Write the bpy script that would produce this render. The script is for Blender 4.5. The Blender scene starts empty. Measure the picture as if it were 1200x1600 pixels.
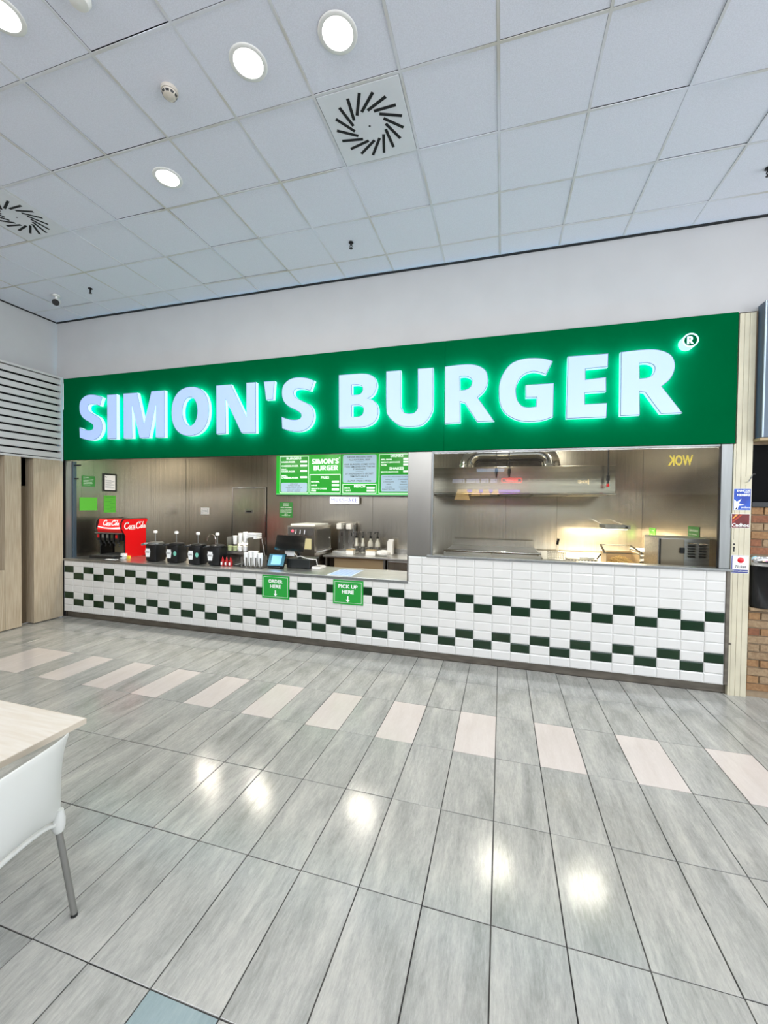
import bpy, bmesh, math, random
from mathutils import Vector, Matrix
from mathutils.geometry import tessellate_polygon

# ---------------------------------------------------------------- camera, world, exposure
S = bpy.context.scene
COL = S.collection
CAM = Vector((6.485, -4.6568, 1.7946))
RIGHT = Vector((0.96059, 0.27770, 0.01215)); UP = Vector((-0.01680, 0.01436, 0.99976)); FWD = Vector((-0.27746, 0.96056, -0.01846))
FOC = 636.76
cd = bpy.data.cameras.new('camera'); co = bpy.data.objects.new('camera', cd); COL.objects.link(co)
m = Matrix((RIGHT, UP, -FWD)).transposed().to_4x4(); m.translation = CAM; co.matrix_world = m
cd.sensor_fit = 'HORIZONTAL'; cd.sensor_width = 36; cd.lens = FOC / 1200 * 36; cd.clip_start = 0.02
S.camera = co
S.view_settings.view_transform = 'Standard'; S.view_settings.look = 'None'
S.view_settings.gamma = 1; S.view_settings.use_curve_mapping = False
S.view_settings.exposure = 0.0
w = bpy.data.worlds.new('world'); S.world = w; w.use_nodes = True
bg = w.node_tree.nodes['Background']; bg.inputs[0].default_value = (0.86, 0.93, 1.0, 1); bg.inputs[1].default_value = 0.9
LAMP_W = 13.0          # one recessed downlight of the hall
KITCHEN_W = 15.0       # one small ceiling light of the kitchen

def area(name, loc, sx, sy, power, col, rot=(0, 0, 0), parent=None, disk=False):
    l = bpy.data.lights.new(name, 'AREA'); l.energy = power; l.color = col
    l.shape = 'DISK' if disk else 'RECTANGLE'; l.size = sx
    if not disk: l.size_y = sy
    o = bpy.data.objects.new(name, l); COL.objects.link(o); o.rotation_euler = rot
    if parent:
        o.parent = parent; loc = Vector(loc) - wloc(parent)
    o.location = loc
    return o

area('added_fill_right', (12.9, -4.6, 2.3), 8.6, 4.2, 330, (.90, .94, 1), (math.radians(90), 0, math.radians(90)))  # added area light on the open right side, lifts the ceiling
area('added_fill_back', (6.4, -9.25, 4.0), 12.4, .9, 420, (.90, .94, 1), (math.radians(-90), 0, math.radians(180)))  # added area light before the back wall, which has no window

# ---------------------------------------------------------------- helpers
H = 4.538
random.seed(7)
def srgb(r, g, b):
    f = lambda c: (c / 255 / 12.92) if c / 255 <= .04045 else ((c / 255 + .055) / 1.055) ** 2.4
    return (f(r), f(g), f(b))
MATS = {}
def mat(name, col, rough=.5, metal=0, emit=0, spec=.5, var=0, scale=(8, 8, 8), bump=0, obj_var=0, coat=0, col2=None):
    if name in MATS: return MATS[name]
    m = bpy.data.materials.new(name); m.use_nodes = True; MATS[name] = m
    nt = m.node_tree; p = nt.nodes['Principled BSDF']
    p.inputs['Base Color'].default_value = (*col, 1); p.inputs['Roughness'].default_value = rough
    p.inputs['Metallic'].default_value = metal; p.inputs['Specular IOR Level'].default_value = spec
    p.inputs['Coat Weight'].default_value = coat
    if emit:
        p.inputs['Emission Color'].default_value = (*col, 1); p.inputs['Emission Strength'].default_value = emit
    N = nt.nodes.new; L = nt.links.new
    geo = N('ShaderNodeNewGeometry'); mp = N('ShaderNodeMapping'); L(geo.outputs['Position'], mp.inputs['Vector'])
    mp.inputs['Scale'].default_value = scale
    no = N('ShaderNodeTexNoise'); no.inputs['Scale'].default_value = 1; no.inputs['Detail'].default_value = 5
    L(mp.outputs[0], no.inputs['Vector'])
    if var or obj_var:
        mix = N('ShaderNodeMix'); mix.data_type = 'RGBA'
        c2 = col2 or tuple(c * (1 - var) for c in col)
        mix.inputs['A'].default_value = (*col, 1); mix.inputs['B'].default_value = (*c2, 1)
        rmp = N('ShaderNodeMapRange'); rmp.inputs['From Min'].default_value = .35; rmp.inputs['From Max'].default_value = .65
        L(no.outputs['Fac'], rmp.inputs['Value'])
        if obj_var:
            oi = N('ShaderNodeObjectInfo')
            ma = N('ShaderNodeMath'); ma.operation = 'MULTIPLY_ADD'; ma.inputs[1].default_value = obj_var; ma.use_clamp = True
            sub = N('ShaderNodeMath'); sub.operation = 'MULTIPLY'; sub.inputs[1].default_value = 1 - obj_var
            L(rmp.outputs[0], sub.inputs[0]); L(oi.outputs['Random'], ma.inputs[0]); L(sub.outputs[0], ma.inputs[2])
            L(ma.outputs[0], mix.inputs['Factor'])
        else: L(rmp.outputs[0], mix.inputs['Factor'])
        L(mix.outputs['Result'], p.inputs['Base Color'])
    if bump:
        b = N('ShaderNodeBump'); b.inputs['Strength'].default_value = bump; b.inputs['Distance'].default_value = .02
        L(no.outputs['Fac'], b.inputs['Height']); L(b.outputs[0], p.inputs['Normal'])
    return m

def wloc(o):
    v = Vector((0, 0, 0))
    while o is not None: v += o.location; o = o.parent
    return v
def thing(name, label, cat, loc, group=None):
    o = bpy.data.objects.new(name, None); COL.objects.link(o); o.location = loc; o.empty_display_size = .1
    o['label'] = label; o['category'] = cat
    if group: o['group'] = group
    return o
def tag(o, label, cat, group=None):
    o['label'] = label; o['category'] = cat
    if group: o['group'] = group
    return o
def struct_root(name, loc=(0, 0, 0), label=None):
    o = bpy.data.objects.new(name, None); COL.objects.link(o); o.location = loc; o['kind'] = 'structure'
    if label: o['label'] = label
    return o
def obj(name, bm, m, parent=None, smooth=False, label=None, kind=None, origin=None):
    me = bpy.data.meshes.new(name)
    off = wloc(parent) if parent else Vector((0, 0, 0))
    if origin is not None: off = Vector(origin)
    bmesh.ops.transform(bm, matrix=Matrix.Translation(-off), verts=bm.verts)
    bmesh.ops.recalc_face_normals(bm, faces=bm.faces)
    bm.to_mesh(me); bm.free()
    for mm in (m if isinstance(m, (list, tuple)) else [m]): me.materials.append(mm)
    if smooth:
        me.polygons.foreach_set('use_smooth', [True] * len(me.polygons)); me.set_sharp_from_angle(angle=math.radians(40))
    o = bpy.data.objects.new(name, me); COL.objects.link(o)
    if parent: o.parent = parent
    if origin is not None: o.location = off - (wloc(parent) if parent else Vector((0, 0, 0)))
    if label: o['label'] = label
    if kind: o['kind'] = kind
    return o
def struct(name, bm, m, parent=None, **k):
    o = obj(name, bm, m, parent, **k)
    if not parent: o['kind'] = 'structure'
    return o
def dup(root, loc, label=None, group=None, parent=None):
    r = root.copy(); COL.objects.link(r); r.location = loc
    if parent: r.parent = parent
    if label: r['label'] = label
    if group: r['group'] = group
    for ch in list(root.children):
        c = ch.copy(); COL.objects.link(c); c.parent = r
        for g in ch.children:
            d = g.copy(); COL.objects.link(d); d.parent = c
    return r
B = bmesh.new
def box(bm, x0, x1, y0, y1, z0, z1, bev=0, mi=0):
    g = bmesh.ops.create_cube(bm, size=1); vs = g['verts']
    for v in vs: v.co = Vector(((x0 + x1) / 2 + v.co.x * (x1 - x0), (y0 + y1) / 2 + v.co.y * (y1 - y0), (z0 + z1) / 2 + v.co.z * (z1 - z0)))
    fs = list({f for v in vs for f in v.link_faces})
    if bev:
        r = bmesh.ops.bevel(bm, geom=list({e for v in vs for e in v.link_edges}), offset=bev, segments=2, affect='EDGES', profile=.6)
        fs = list(set(r['faces']) | {f for v in r['verts'] for f in v.link_faces})
    for f in fs: f.material_index = mi
    return bm
def bx(*a, **k): return box(B(), *a, **k)
def lathe(bm, prof, c=(0, 0, 0), axis='Z', seg=24, mi=0):
    rings = []
    for r, h in prof:
        ring = []
        for i in range(seg):
            a = 2 * math.pi * i / seg; x, y = r * math.cos(a), r * math.sin(a)
            p = {'Z': (x, y, h), 'Y': (x, h, y), 'X': (h, x, y)}[axis]
            ring.append(bm.verts.new(Vector(c) + Vector(p)))
        rings.append(ring)
    for a, b in zip(rings, rings[1:]):
        for i in range(seg):
            f = bm.faces.new((a[i], a[(i + 1) % seg], b[(i + 1) % seg], b[i])); f.material_index = mi
    for ring, (r, h) in ((rings[0], prof[0]), (rings[-1], prof[-1])):
        if r > 1e-5: f = bm.faces.new(ring); f.material_index = mi
    return bm
def tube(bm, pts, r, seg=10, mi=0, cap=True):
    pts = [Vector(p) for p in pts]; rings = []; rr = r if isinstance(r, (list, tuple)) else [r] * len(pts)
    n = None
    for i, p in enumerate(pts):
        t = ((pts[min(i + 1, len(pts) - 1)] - p).normalized() + (p - pts[max(i - 1, 0)]).normalized()).normalized()
        if n is None:
            n = t.cross(Vector((0, 0, 1)))
            if n.length < .05: n = t.cross(Vector((1, 0, 0)))
        n = (n - t * n.dot(t)).normalized(); b = t.cross(n)
        rings.append([bm.verts.new(p + rr[i] * (math.cos(a) * n + math.sin(a) * b)) for a in [2 * math.pi * k / seg for k in range(seg)]])
    for a, b in zip(rings, rings[1:]):
        for i in range(seg): f = bm.faces.new((a[i], a[(i + 1) % seg], b[(i + 1) % seg], b[i])); f.material_index = mi
    if cap:
        for q in (rings[0], rings[-1]): f = bm.faces.new(q); f.material_index = mi
    return bm
def smooth_loop(L, sub=4):
    """outline points (u, v) or (u, v, 1) for a corner; the spans between plain points are rounded"""
    n = len(L); out = []
    for i in range(n):
        p1, p2 = L[i], L[(i + 1) % n]
        p0 = p1 if len(p1) > 2 else L[i - 1]; p3 = p2 if len(p2) > 2 else L[(i + 2) % n]
        out.append((p1[0], p1[1]))
        if len(p1) > 2 and len(p2) > 2: continue
        for k in range(1, sub):
            t = k / sub
            out.append(tuple(.5 * (2 * p1[j] + (p2[j] - p0[j]) * t + (2 * p0[j] - 5 * p1[j] + 4 * p2[j] - p3[j]) * t * t
                       + (3 * p1[j] - p0[j] - 3 * p2[j] + p3[j]) * t ** 3) for j in (0, 1)))
    return out
def shrink(L, d):
    """miter offset of a closed outline towards its inside"""
    n = len(L); ar = sum(L[i][0] * L[(i + 1) % n][1] - L[(i + 1) % n][0] * L[i][1] for i in range(n)); s = 1 if ar > 0 else -1
    out = []
    for i in range(n):
        a, b, c = Vector(L[i - 1]), Vector(L[i]), Vector(L[(i + 1) % n])
        e1 = (b - a).normalized(); e2 = (c - b).normalized()
        n1 = Vector((-e1.y, e1.x)) * s; n2 = Vector((-e2.y, e2.x)) * s
        mm = n1 + n2; k = mm.length_squared
        mm = mm * (2 / k) if k > .4 else mm.normalized() * 2
        out.append(tuple(b + mm * d * 1.0)) if k > .4 else out.append(tuple(b + mm * d))
    return out
class Frame:
    """a flat face: origin o, axes u (right) and v (up), n towards the viewer"""
    def __init__(s, o, u=(1, 0, 0), v=(0, 0, 1)):
        s.o, s.u, s.v = Vector(o), Vector(u), Vector(v); s.n = s.u.cross(s.v)
    def p(s, a, b, h=0): return s.o + s.u * a + s.v * b + s.n * h
def slab(bm, F, loops, h0, h1, mi=0, mside=None, back=True):
    """extrude outline loops (first outer, then holes) from height h0 to h1 in front of the face"""
    tris = tessellate_polygon([[Vector((a, b, 0)) for a, b in L] for L in loops])
    flat = [q for L in loops for q in L]
    top = [bm.verts.new(F.p(a, b, h1)) for a, b in flat]
    for t in tris:
        try: f = bm.faces.new([top[i] for i in t]); f.material_index = mi
        except ValueError: pass
    if h0 is None: return bm
    bot = [bm.verts.new(F.p(a, b, h0)) for a, b in flat]
    if back:
        for t in tris:
            try: f = bm.faces.new([bot[i] for i in t][::-1]); f.material_index = mi if mside is None else mside
            except ValueError: pass
    k = 0
    for L in loops:
        n = len(L)
        for i in range(n):
            a, b = k + i, k + (i + 1) % n
            f = bm.faces.new((top[a], top[b], bot[b], bot[a])); f.material_index = mi if mside is None else mside
        k += n
    return bm
def rect(a0, b0, a1, b1, r=0):
    if not r: return [(a0, b0), (a1, b0), (a1, b1), (a0, b1)]
    o = []
    for cx, cy, s in ((a1 - r, b0 + r, -90), (a1 - r, b1 - r, 0), (a0 + r, b1 - r, 90), (a0 + r, b0 + r, 180)):
        o += [(cx + r * math.cos(math.radians(s + t)), cy + r * math.sin(math.radians(s + t))) for t in (0, 30, 60, 90)]
    return o
def circle(cx, cy, rx, ry=None, n=28, e=2.0):
    ry = ry or rx; o = []
    for i in range(n):
        t = 2 * math.pi * i / n; c, s = math.cos(t), math.sin(t)
        o.append((cx + rx * math.copysign(abs(c) ** (2 / e), c), cy + ry * math.copysign(abs(s) ** (2 / e), s)))
    return o
_tc = {}
def text(bm, F, s, a0, b0, a1, b1, h=.0012, bold=.02, mi=0, shear=0, keep=True, align='L'):
    """lettering fitted into a box of the face"""
    key = (s, bold, shear)
    if key not in _tc:
        c = bpy.data.curves.new('t', 'FONT'); c.body = s; c.size = 1; c.offset = bold; c.resolution_u = 3; c.shear = shear
        o = bpy.data.objects.new('t', c); COL.objects.link(o); bpy.context.view_layer.update()
        me = bpy.data.meshes.new_from_object(o.evaluated_get(bpy.context.evaluated_depsgraph_get()))
        _tc[key] = ([v.co.copy() for v in me.vertices], [tuple(p.vertices) for p in me.polygons])
        bpy.data.objects.remove(o); bpy.data.meshes.remove(me); bpy.data.curves.remove(c)
    vs, fs = _tc[key]
    if not vs: return bm
    x0 = min(v.x for v in vs); x1 = max(v.x for v in vs); y0 = min(v.y for v in vs); y1 = max(v.y for v in vs)
    sy = (b1 - b0) / (y1 - y0); sx = (a1 - a0) / (x1 - x0)
    if align != 'F' and sx > sy * 1.15: sx = sy * 1.05
    wd = (x1 - x0) * sx
    st = {'L': a0, 'F': a0, 'C': (a0 + a1 - wd) / 2, 'R': a1 - wd}[align]
    nv = [bm.verts.new(F.p(st + (v.x - x0) * sx, b0 + (v.y - y0) * sy, h)) for v in vs]
    for f in fs:
        try: q = bm.faces.new([nv[i] for i in f]); q.material_index = mi
        except ValueError: pass
    return bm
def in_view(pts, margin=30):
    xs, ys, ok = [], [], 0
    for p in pts:
        d = Vector(p) - CAM; z = d.dot(FWD)
        if z < .05: continue
        xs.append(600 + FOC * d.dot(RIGHT) / z); ys.append(800 - FOC * d.dot(UP) / z); ok += 1
    return ok and max(xs) > -margin and min(xs) < 1200 + margin and max(ys) > -margin and min(ys) < 1600 + margin
def dist(p): return (Vector(p) - CAM).length

# ---------------------------------------------------------------- materials
m_wall = mat('wall_paint', srgb(184, 184, 184), .75, var=.04, scale=(3, 3, 3))
m_ctile = mat('ceiling_board', srgb(226, 229, 240), .85, var=.10, scale=(160, 160, 160), bump=.05)
m_grid = mat('ceiling_grid_metal', srgb(218, 222, 232), .6, var=.35, scale=(1.7, 1.7, 1.7), col2=srgb(196, 194, 186))
m_dark = mat('dark_void', srgb(18, 19, 21), .8)
m_grout = mat('floor_grout', srgb(20, 20, 22), .8, var=.4, scale=(3, 3, 3), col2=srgb(70, 69, 66))
m_green = mat('sign_green', srgb(0, 86, 47), .8, spec=.0, var=.05, scale=(2, 2, 2))
m_greenpaint = mat('notice_green', srgb(24, 150, 52), .5)
m_white_ink = mat('white_print', srgb(238, 242, 240), .6)
m_black = mat('black_plastic', srgb(16, 17, 19), .35, var=.2, scale=(20, 20, 20))
m_blackg = mat('black_gloss', srgb(9, 10, 12), .12)
m_wtile = mat('white_glaze', srgb(214, 214, 211), .12, var=.03, scale=(6, 6, 6), obj_var=.5)
m_gtile = mat('green_glaze', srgb(8, 44, 22), .12, var=.2, scale=(9, 9, 9), obj_var=.4)
m_tgrout = mat('tile_grout', srgb(205, 206, 202), .9)
def steel(name, col, rough, streak=(60, 60, .7), bump=.02, var=.25):
    return mat(name, col, rough, metal=1, var=var, scale=streak, bump=bump)
m_steel = steel('brushed_steel', srgb(196, 190, 178), .26, streak=(40, 40, .6), bump=.008, var=.16)
m_steel2 = steel('worktop_steel', srgb(222, 222, 219), .32, streak=(3, 50, 50))
m_steelp = steel('pier_steel', srgb(158, 156, 150), .34, streak=(3, 3, .8), bump=.0, var=.12)
m_chrome = mat('chrome', srgb(215, 215, 212), .1, metal=1)
m_kick = mat('kick_metal', srgb(120, 114, 104), .4, metal=.7, var=.3, scale=(6, 20, 20))
m_alu = mat('aluminium_frame', srgb(150, 153, 152), .38, metal=.8, var=.15, scale=(30, 30, 2))
m_wood = mat('ash_wood', srgb(182, 169, 147), .5, var=.2, scale=(110, 110, 3), bump=.03, col2=srgb(158, 143, 120))
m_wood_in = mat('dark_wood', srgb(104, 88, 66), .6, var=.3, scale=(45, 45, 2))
m_louvre = mat('louvre_paint', srgb(196, 194, 192), .5, var=.06, scale=(4, 4, 4))
m_cream = mat('cream_paint', srgb(204, 198, 174), .55, var=.1, scale=(5, 5, 5), col2=srgb(192, 186, 164))
m_paper = mat('paper', srgb(236, 237, 236), .7)
m_white = mat('white_plastic', srgb(228, 228, 224), .35, var=.03)
m_red = mat('red_enamel', srgb(200, 12, 18), .25)
m_beige = mat('beige_panel', srgb(190, 168, 128), .5)

def floor_mat(name, a, b, c, contrast=1):
    m = bpy.data.materials.new(name); m.use_nodes = True; nt = m.node_tree; p = nt.nodes['Principled BSDF']
    N = nt.nodes.new; L = nt.links.new
    geo = N('ShaderNodeNewGeometry'); oi = N('ShaderNodeObjectInfo')
    off = N('ShaderNodeVectorMath'); off.operation = 'MULTIPLY_ADD'
    cmb = N('ShaderNodeCombineXYZ')
    for k in range(3): L(oi.outputs['Random'], cmb.inputs[k])
    L(cmb.outputs[0], off.inputs[0]); off.inputs[1].default_value = (37, 53, 11); L(geo.outputs['Position'], off.inputs[2])
    def noise(sc, det, dist=0, rough=.6):
        mp = N('ShaderNodeMapping'); mp.inputs['Scale'].default_value = sc; L(off.outputs[0], mp.inputs['Vector'])
        n = N('ShaderNodeTexNoise'); n.inputs['Scale'].default_value = 1; n.inputs['Detail'].default_value = det
        n.inputs['Roughness'].default_value = rough; n.inputs['Distortion'].default_value = dist
        L(mp.outputs[0], n.inputs['Vector']); return n
    big = noise((7, 1.3, 1), 5, .6, .62); fine = noise((75, 13, 1), 8, .15, .85)
    mx = N('ShaderNodeMath'); mx.operation = 'MULTIPLY_ADD'; mx.inputs[1].default_value = .5
    L(fine.outputs['Fac'], mx.inputs[0])
    m2 = N('ShaderNodeMath'); m2.operation = 'MULTIPLY'; m2.inputs[1].default_value = .5; L(big.outputs['Fac'], m2.inputs[0]); L(m2.outputs[0], mx.inputs[2])
    r = N('ShaderNodeValToRGB'); r.color_ramp.elements[0].position = .5 - .13 / contrast; r.color_ramp.elements[1].position = .5 + .15 / contrast
    r.color_ramp.elements[0].color = (*a, 1); r.color_ramp.elements[1].color = (*c, 1)
    e = r.color_ramp.elements.new(.5); e.color = (*b, 1)
    L(mx.outputs[0], r.inputs[0]); L(r.outputs[0], p.inputs['Base Color'])
    rr = N('ShaderNodeMapRange'); rr.inputs['To Min'].default_value = .10; rr.inputs['To Max'].default_value = .19
    L(big.outputs['Fac'], rr.inputs['Value']); L(rr.outputs[0], p.inputs['Roughness'])
    bm = N('ShaderNodeBump'); bm.inputs['Strength'].default_value = .03; bm.inputs['Distance'].default_value = .01
    L(fine.outputs['Fac'], bm.inputs['Height']); L(bm.outputs[0], p.inputs['Normal'])
    return m
m_ftile = floor_mat('grey_stone_tile', srgb(136, 137, 132), srgb(160, 160, 155), srgb(184, 182, 175), 1.1)
m_fbeige = floor_mat('beige_stone_tile', srgb(196, 186, 179), srgb(202, 193, 187), srgb(209, 201, 195))
m_fteal = floor_mat('teal_stone_tile', srgb(126, 142, 144), srgb(138, 154, 156), srgb(150, 164, 165))

def glass_mat():
    m = bpy.data.materials.new('window_glass'); m.use_nodes = True; nt = m.node_tree
    for n in list(nt.nodes): nt.nodes.remove(n)
    N = nt.nodes.new; L = nt.links.new
    out = N('ShaderNodeOutputMaterial'); mix = N('ShaderNodeMixShader'); fr = N('ShaderNodeFresnel'); fr.inputs['IOR'].default_value = 1.75
    t = N('ShaderNodeBsdfTransparent'); t.inputs[0].default_value = (.93, .96, .94, 1); g = N('ShaderNodeBsdfGlossy'); g.inputs['Roughness'].default_value = .0
    L(fr.outputs[0], mix.inputs[0]); L(t.outputs[0], mix.inputs[1]); L(g.outputs[0], mix.inputs[2]); L(mix.outputs[0], out.inputs[0])
    return m
m_glass = glass_mat()

# ================================================================ THE SETTING
XL, XR, YB = -0.17, 13.0, -9.4
FX0, FY0 = 6.470, -1.079           # a joint crossing of the floor
floor = struct('floor', bx(XL, XR + 3, YB - 1, 2.9, -.08, -.004), m_grout)
def tile_mesh(name, x0, x1, y0, y1, m, g=.0028, t=.006):
    me = bpy.data.meshes.new(name); bm = B()
    box(bm, x0 + g, x1 - g, y0 + g, y1 - g, -t, 0)
    top = [f for f in bm.faces if f.normal.z > .5]
    bmesh.ops.bevel(bm, geom=[e for f in top for e in f.edges], offset=.0012, segments=1, affect='EDGES')
    bm.to_mesh(me); bm.free(); me.materials.append(m); return me
fm = {k: tile_mesh('floor_tile', 0, .3, 0, .6, mm) for k, mm in (('g', m_ftile), ('b', m_fbeige), ('t', m_fteal))}
rest = B(); beige = {-18, -17, -15, -13, -11, -9, -7, -5, -3, -1, 1, 3, 5, 7, 9, 11}
for j in range(-2, 15):
    for i in range(-23, 32):
        x0, y0 = FX0 + i * .3, FY0 - (j + 1) * .6
        x1, y1 = x0 + .3, y0 + .6
        if x1 < XL or y0 > .02 or y0 < YB - .6 or x0 > XR + 2.8: continue
        kind = 'b' if (j == 0 and i in beige) or (j == 8 and i % 2 == 0) else 't' if (j == 4 and i in (-4,)) else 'g'
        cx0, cy1 = max(x0, XL), min(y1, .04)
        corners = [(a, b, 0) for a in (x0, x1) for b in (y0, y1)]
        if in_view(corners, 60) and x0 < 9.9 and j < 6:
            if cx0 > x0 + .01 or cy1 < y1 - .01:
                me = tile_mesh('floor_tile', cx0 - x0, .3, 0, cy1 - y0, {'g': m_ftile, 'b': m_fbeige, 't': m_fteal}[kind])
            else: me = fm[kind]
            o = bpy.data.objects.new('floor_tile', me); COL.objects.link(o); o.parent = floor
            o.location = (x0, y0, random.uniform(-.0006, .0006)); o.rotation_euler = (random.gauss(0, .0016), random.gauss(0, .0022), 0)
        else: box(rest, cx0 + .002, x1 - .002, y0 + .002, cy1 - .002, -.006, 0, mi=1 if kind == 'b' else 0)
obj('floor_tile', rest, [m_ftile, m_fbeige], floor, kind='stuff')

# ceiling: panels in a metal grid
CX0, CY0 = 6.419, -2.108
ceiling = struct('ceiling', bx(XL, 2.0, YB, .2, H + .03, H + .08), m_dark)
c2 = B(); box(c2, 2.0, XR, YB, .2, H + .03, H + .08)
obj('ceiling_slab', c2, m_dark, ceiling)
def ctile_mesh(x0, x1, y0, y1):
    me = bpy.data.meshes.new('ceiling_panel'); bm = bx(x0 + .0095, x1 - .0095, y0 + .0095, y1 - .0125, .001, .02)
    bm.to_mesh(me); bm.free(); me.materials.append(m_ctile); return me
cme = ctile_mesh(0, .6, 0, .6); crest = B()
VENTS = [(5.519, -1.808), (1.919, -1.808)]
for j in range(-12, 4):
    for i in range(-11, 11):
        x0, y0 = CX0 + i * .6, CY0 + j * .6; x1, y1 = x0 + .6, y0 + .6
        if y0 < YB: continue
        cy1 = min(y1, .034); cx0 = max(x0, XL + .01)
        if any(abs(x0 + .3 - a) < .1 and abs(y0 + .3 - b) < .1 for a, b in VENTS): continue
        if in_view([(a, b, H) for a in (x0, x1) for b in (y0, y1)], 60):
            me = cme if (cy1 == y1 and cx0 == x0) else ctile_mesh(cx0 - x0, .6, 0, cy1 - y0)
            o = bpy.data.objects.new('ceiling_panel', me); COL.objects.link(o); o.parent = ceiling
            o.location = (x0, y0, H + random.choice((0, 0, 0, .003, .006)))
        else: box(crest, cx0 + .006, x1 - .006, y0 + .006, cy1 - .006, H + .004, H + .02)
obj('ceiling_panel', crest, m_ctile, ceiling, kind='stuff')
g = B()
for i in range(-11, 12):
    x = max(CX0 + i * .6, XL + .012)
    box(g, x - .0085, x + .0085, YB, .03, H - .001, H + .004)
for j in range(-12, 4):
    y = CY0 + j * .6
    for i in range(-11, 12):
        xa = max(CX0 + i * .6, XL + .012) + .0086; box(g, xa, CX0 + (i + 1) * .6 - .0086, y - .0085, y + .0085, H - .0008, H + .004)
obj('ceiling_grid', g, m_grid, ceiling)

# walls
wl = struct('wall_left', bx(XL - .15, XL, YB, .035, 2.0, H + .03), m_wall)
wf = struct('wall_front', bx(XL - .15, XR, .035, .20, 3.66, H + .03), m_wall)
wb = struct('wall_back', bx(XL - .15, XR, YB - .2, YB, 0, H + .03), mat('far_wall', srgb(150, 146, 140), .7, var=.2, scale=(1, 1, 1)))
t1 = B(); box(t1, XL, XR, .012, .035, H - .014, H); box(t1, XL, XL + .02, YB, .035, H - .014, H)
struct('shadow_gap_strip', t1, m_dark)  # dark strip standing in for the shadow gap between wall and ceiling

# left side: louvre screen above timber cladding
X0 = 0.0
lv = struct_root('wall_left_louvre', (0, -1.5, 2.42), 'grey slatted louvre screen above the timber cladding')
LY0 = -3.4
obj('backing', bx(XL, -.07, LY0, -.004, 2.42, 3.66), m_dark, lv)
fr = B(); box(fr, -.09, .006, -.035, -.002, 2.40, 3.675, .003); box(fr, -.09, .006, LY0, -.036, 3.645, 3.675, .003); box(fr, -.09, .006, LY0, -.036, 2.40, 2.43, .003)
obj('frame', fr, m_louvre, lv)
bk = B(); box(bk, -.16, -.09, LY0, -.004, 3.60, 3.66); obj('ledge', bk, m_louvre, lv)
for k in range(12):
    zt = 3.642 - k * .1012; bm = B()
    P = [(-.062, zt), (-.004, zt - .012), (.0, zt - .018), (.0, zt - .086), (-.008, zt - .088), (-.008, zt - .022), (-.066, zt - .006)]
    a = [bm.verts.new((x, LY0, z)) for x, z in P]; b = [bm.verts.new((x, -.036, z)) for x, z in P]
    bm.faces.new(a); bm.faces.new(b)
    for q in range(len(P)): bm.faces.new((a[q], a[(q + 1) % len(P)], b[(q + 1) % len(P)], b[q]))
    obj('slat', bm, m_louvre, lv)
cl = struct_root('wall_left_cladding', (0, -1, 0), 'pale timber cladding panels with dark recesses')
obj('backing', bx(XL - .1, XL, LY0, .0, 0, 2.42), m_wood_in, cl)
pn = bx(XL + .004, 0.0, -.412, -.004, .012, 2.40, .002)
obj('panel', pn, [m_wood], cl)
obj('panel', bx(XL + .004, 0.0, -.768, -.572, .012, 2.40, .002), m_wood, cl)
obj('panel', bx(XL + .004, -.002, -1.9, -.771, .012, .84, .002), m_wood, cl)
obj('panel', bx(XL + .004, .0, -2.5, -1.903, .012, 2.40, .002), m_wood, cl)
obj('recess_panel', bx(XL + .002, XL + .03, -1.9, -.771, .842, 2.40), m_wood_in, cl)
obj('hinge', bx(-.10, -.085, -.575, -.545, .30, .33, .003), m_chrome, cl)
struct('wall_left_far', bx(XL - .1, XL, YB, LY0 - .001, 0, 2.0), m_wall)

# kitchen shell
KD = 2.6
def steel_wall(root, F, spans, z0, z1, m, gap=.0015):
    for a0, a1 in spans:
        bm = B(); slab(bm, F, [rect(a0 + gap, z0, a1 - gap, z1)], 0, .012); obj('panel', bm, m, root)
kb = struct('wall_kitchen_back', bx(-.1, 8.8, KD + .012, KD + .1, 0, 3.2), m_dark)
Fb = Frame((0, KD + .012, 0))
steel_wall(kb, Fb, [(.0, 1.10), (1.93, 2.68), (2.68, 4.17), (4.17, 5.3), (5.3, 6.55), (6.55, 7.36), (7.36, 8.6)], 0, 2.9, m_steel)
steel_wall(kb, Fb, [(1.10, 1.93)], 2.115, 2.9, m_steel)
kl = struct('wall_kitchen_left', bx(-.1, -.014, .045, KD + .1, 0, 3.2), m_dark)
Fl = Frame((-.013, 0, 0), (0, 1, 0))
steel_wall(kl, Fl, [(.045, 1.065), (1.065, 2.53)], 0, 2.9, m_steel)
obj('corner_post', bx(-.001, .028, 2.53, 2.60, 0, 2.9, .004), m_steel, kl)
kr = struct('wall_kitchen_right', bx(8.613, 8.7, .13, KD + .1, 0, 3.2), m_dark)
Fr = Frame((8.612, 0, 0), (0, -1, 0))
steel_wall(kr, Fr, [(-2.60, -1.25), (-1.25, -.13)], 0, 2.9, m_steel)
struct('ceiling_kitchen', bx(-.1, 8.8, .13, KD + .1, 2.9, 2.95), mat('kitchen_ceiling', srgb(210, 208, 200), .6))
struct('floor_kitchen', bx(-.1, 8.8, .13, KD + .1, -.003, .002), mat('quarry_floor', srgb(120, 84, 68), .5, var=.3, scale=(6, 6, 6)))
m_klamp = mat('kitchen_lamp_lens', (1, .96, .86), .4, emit=6)
kl0 = None
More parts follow.
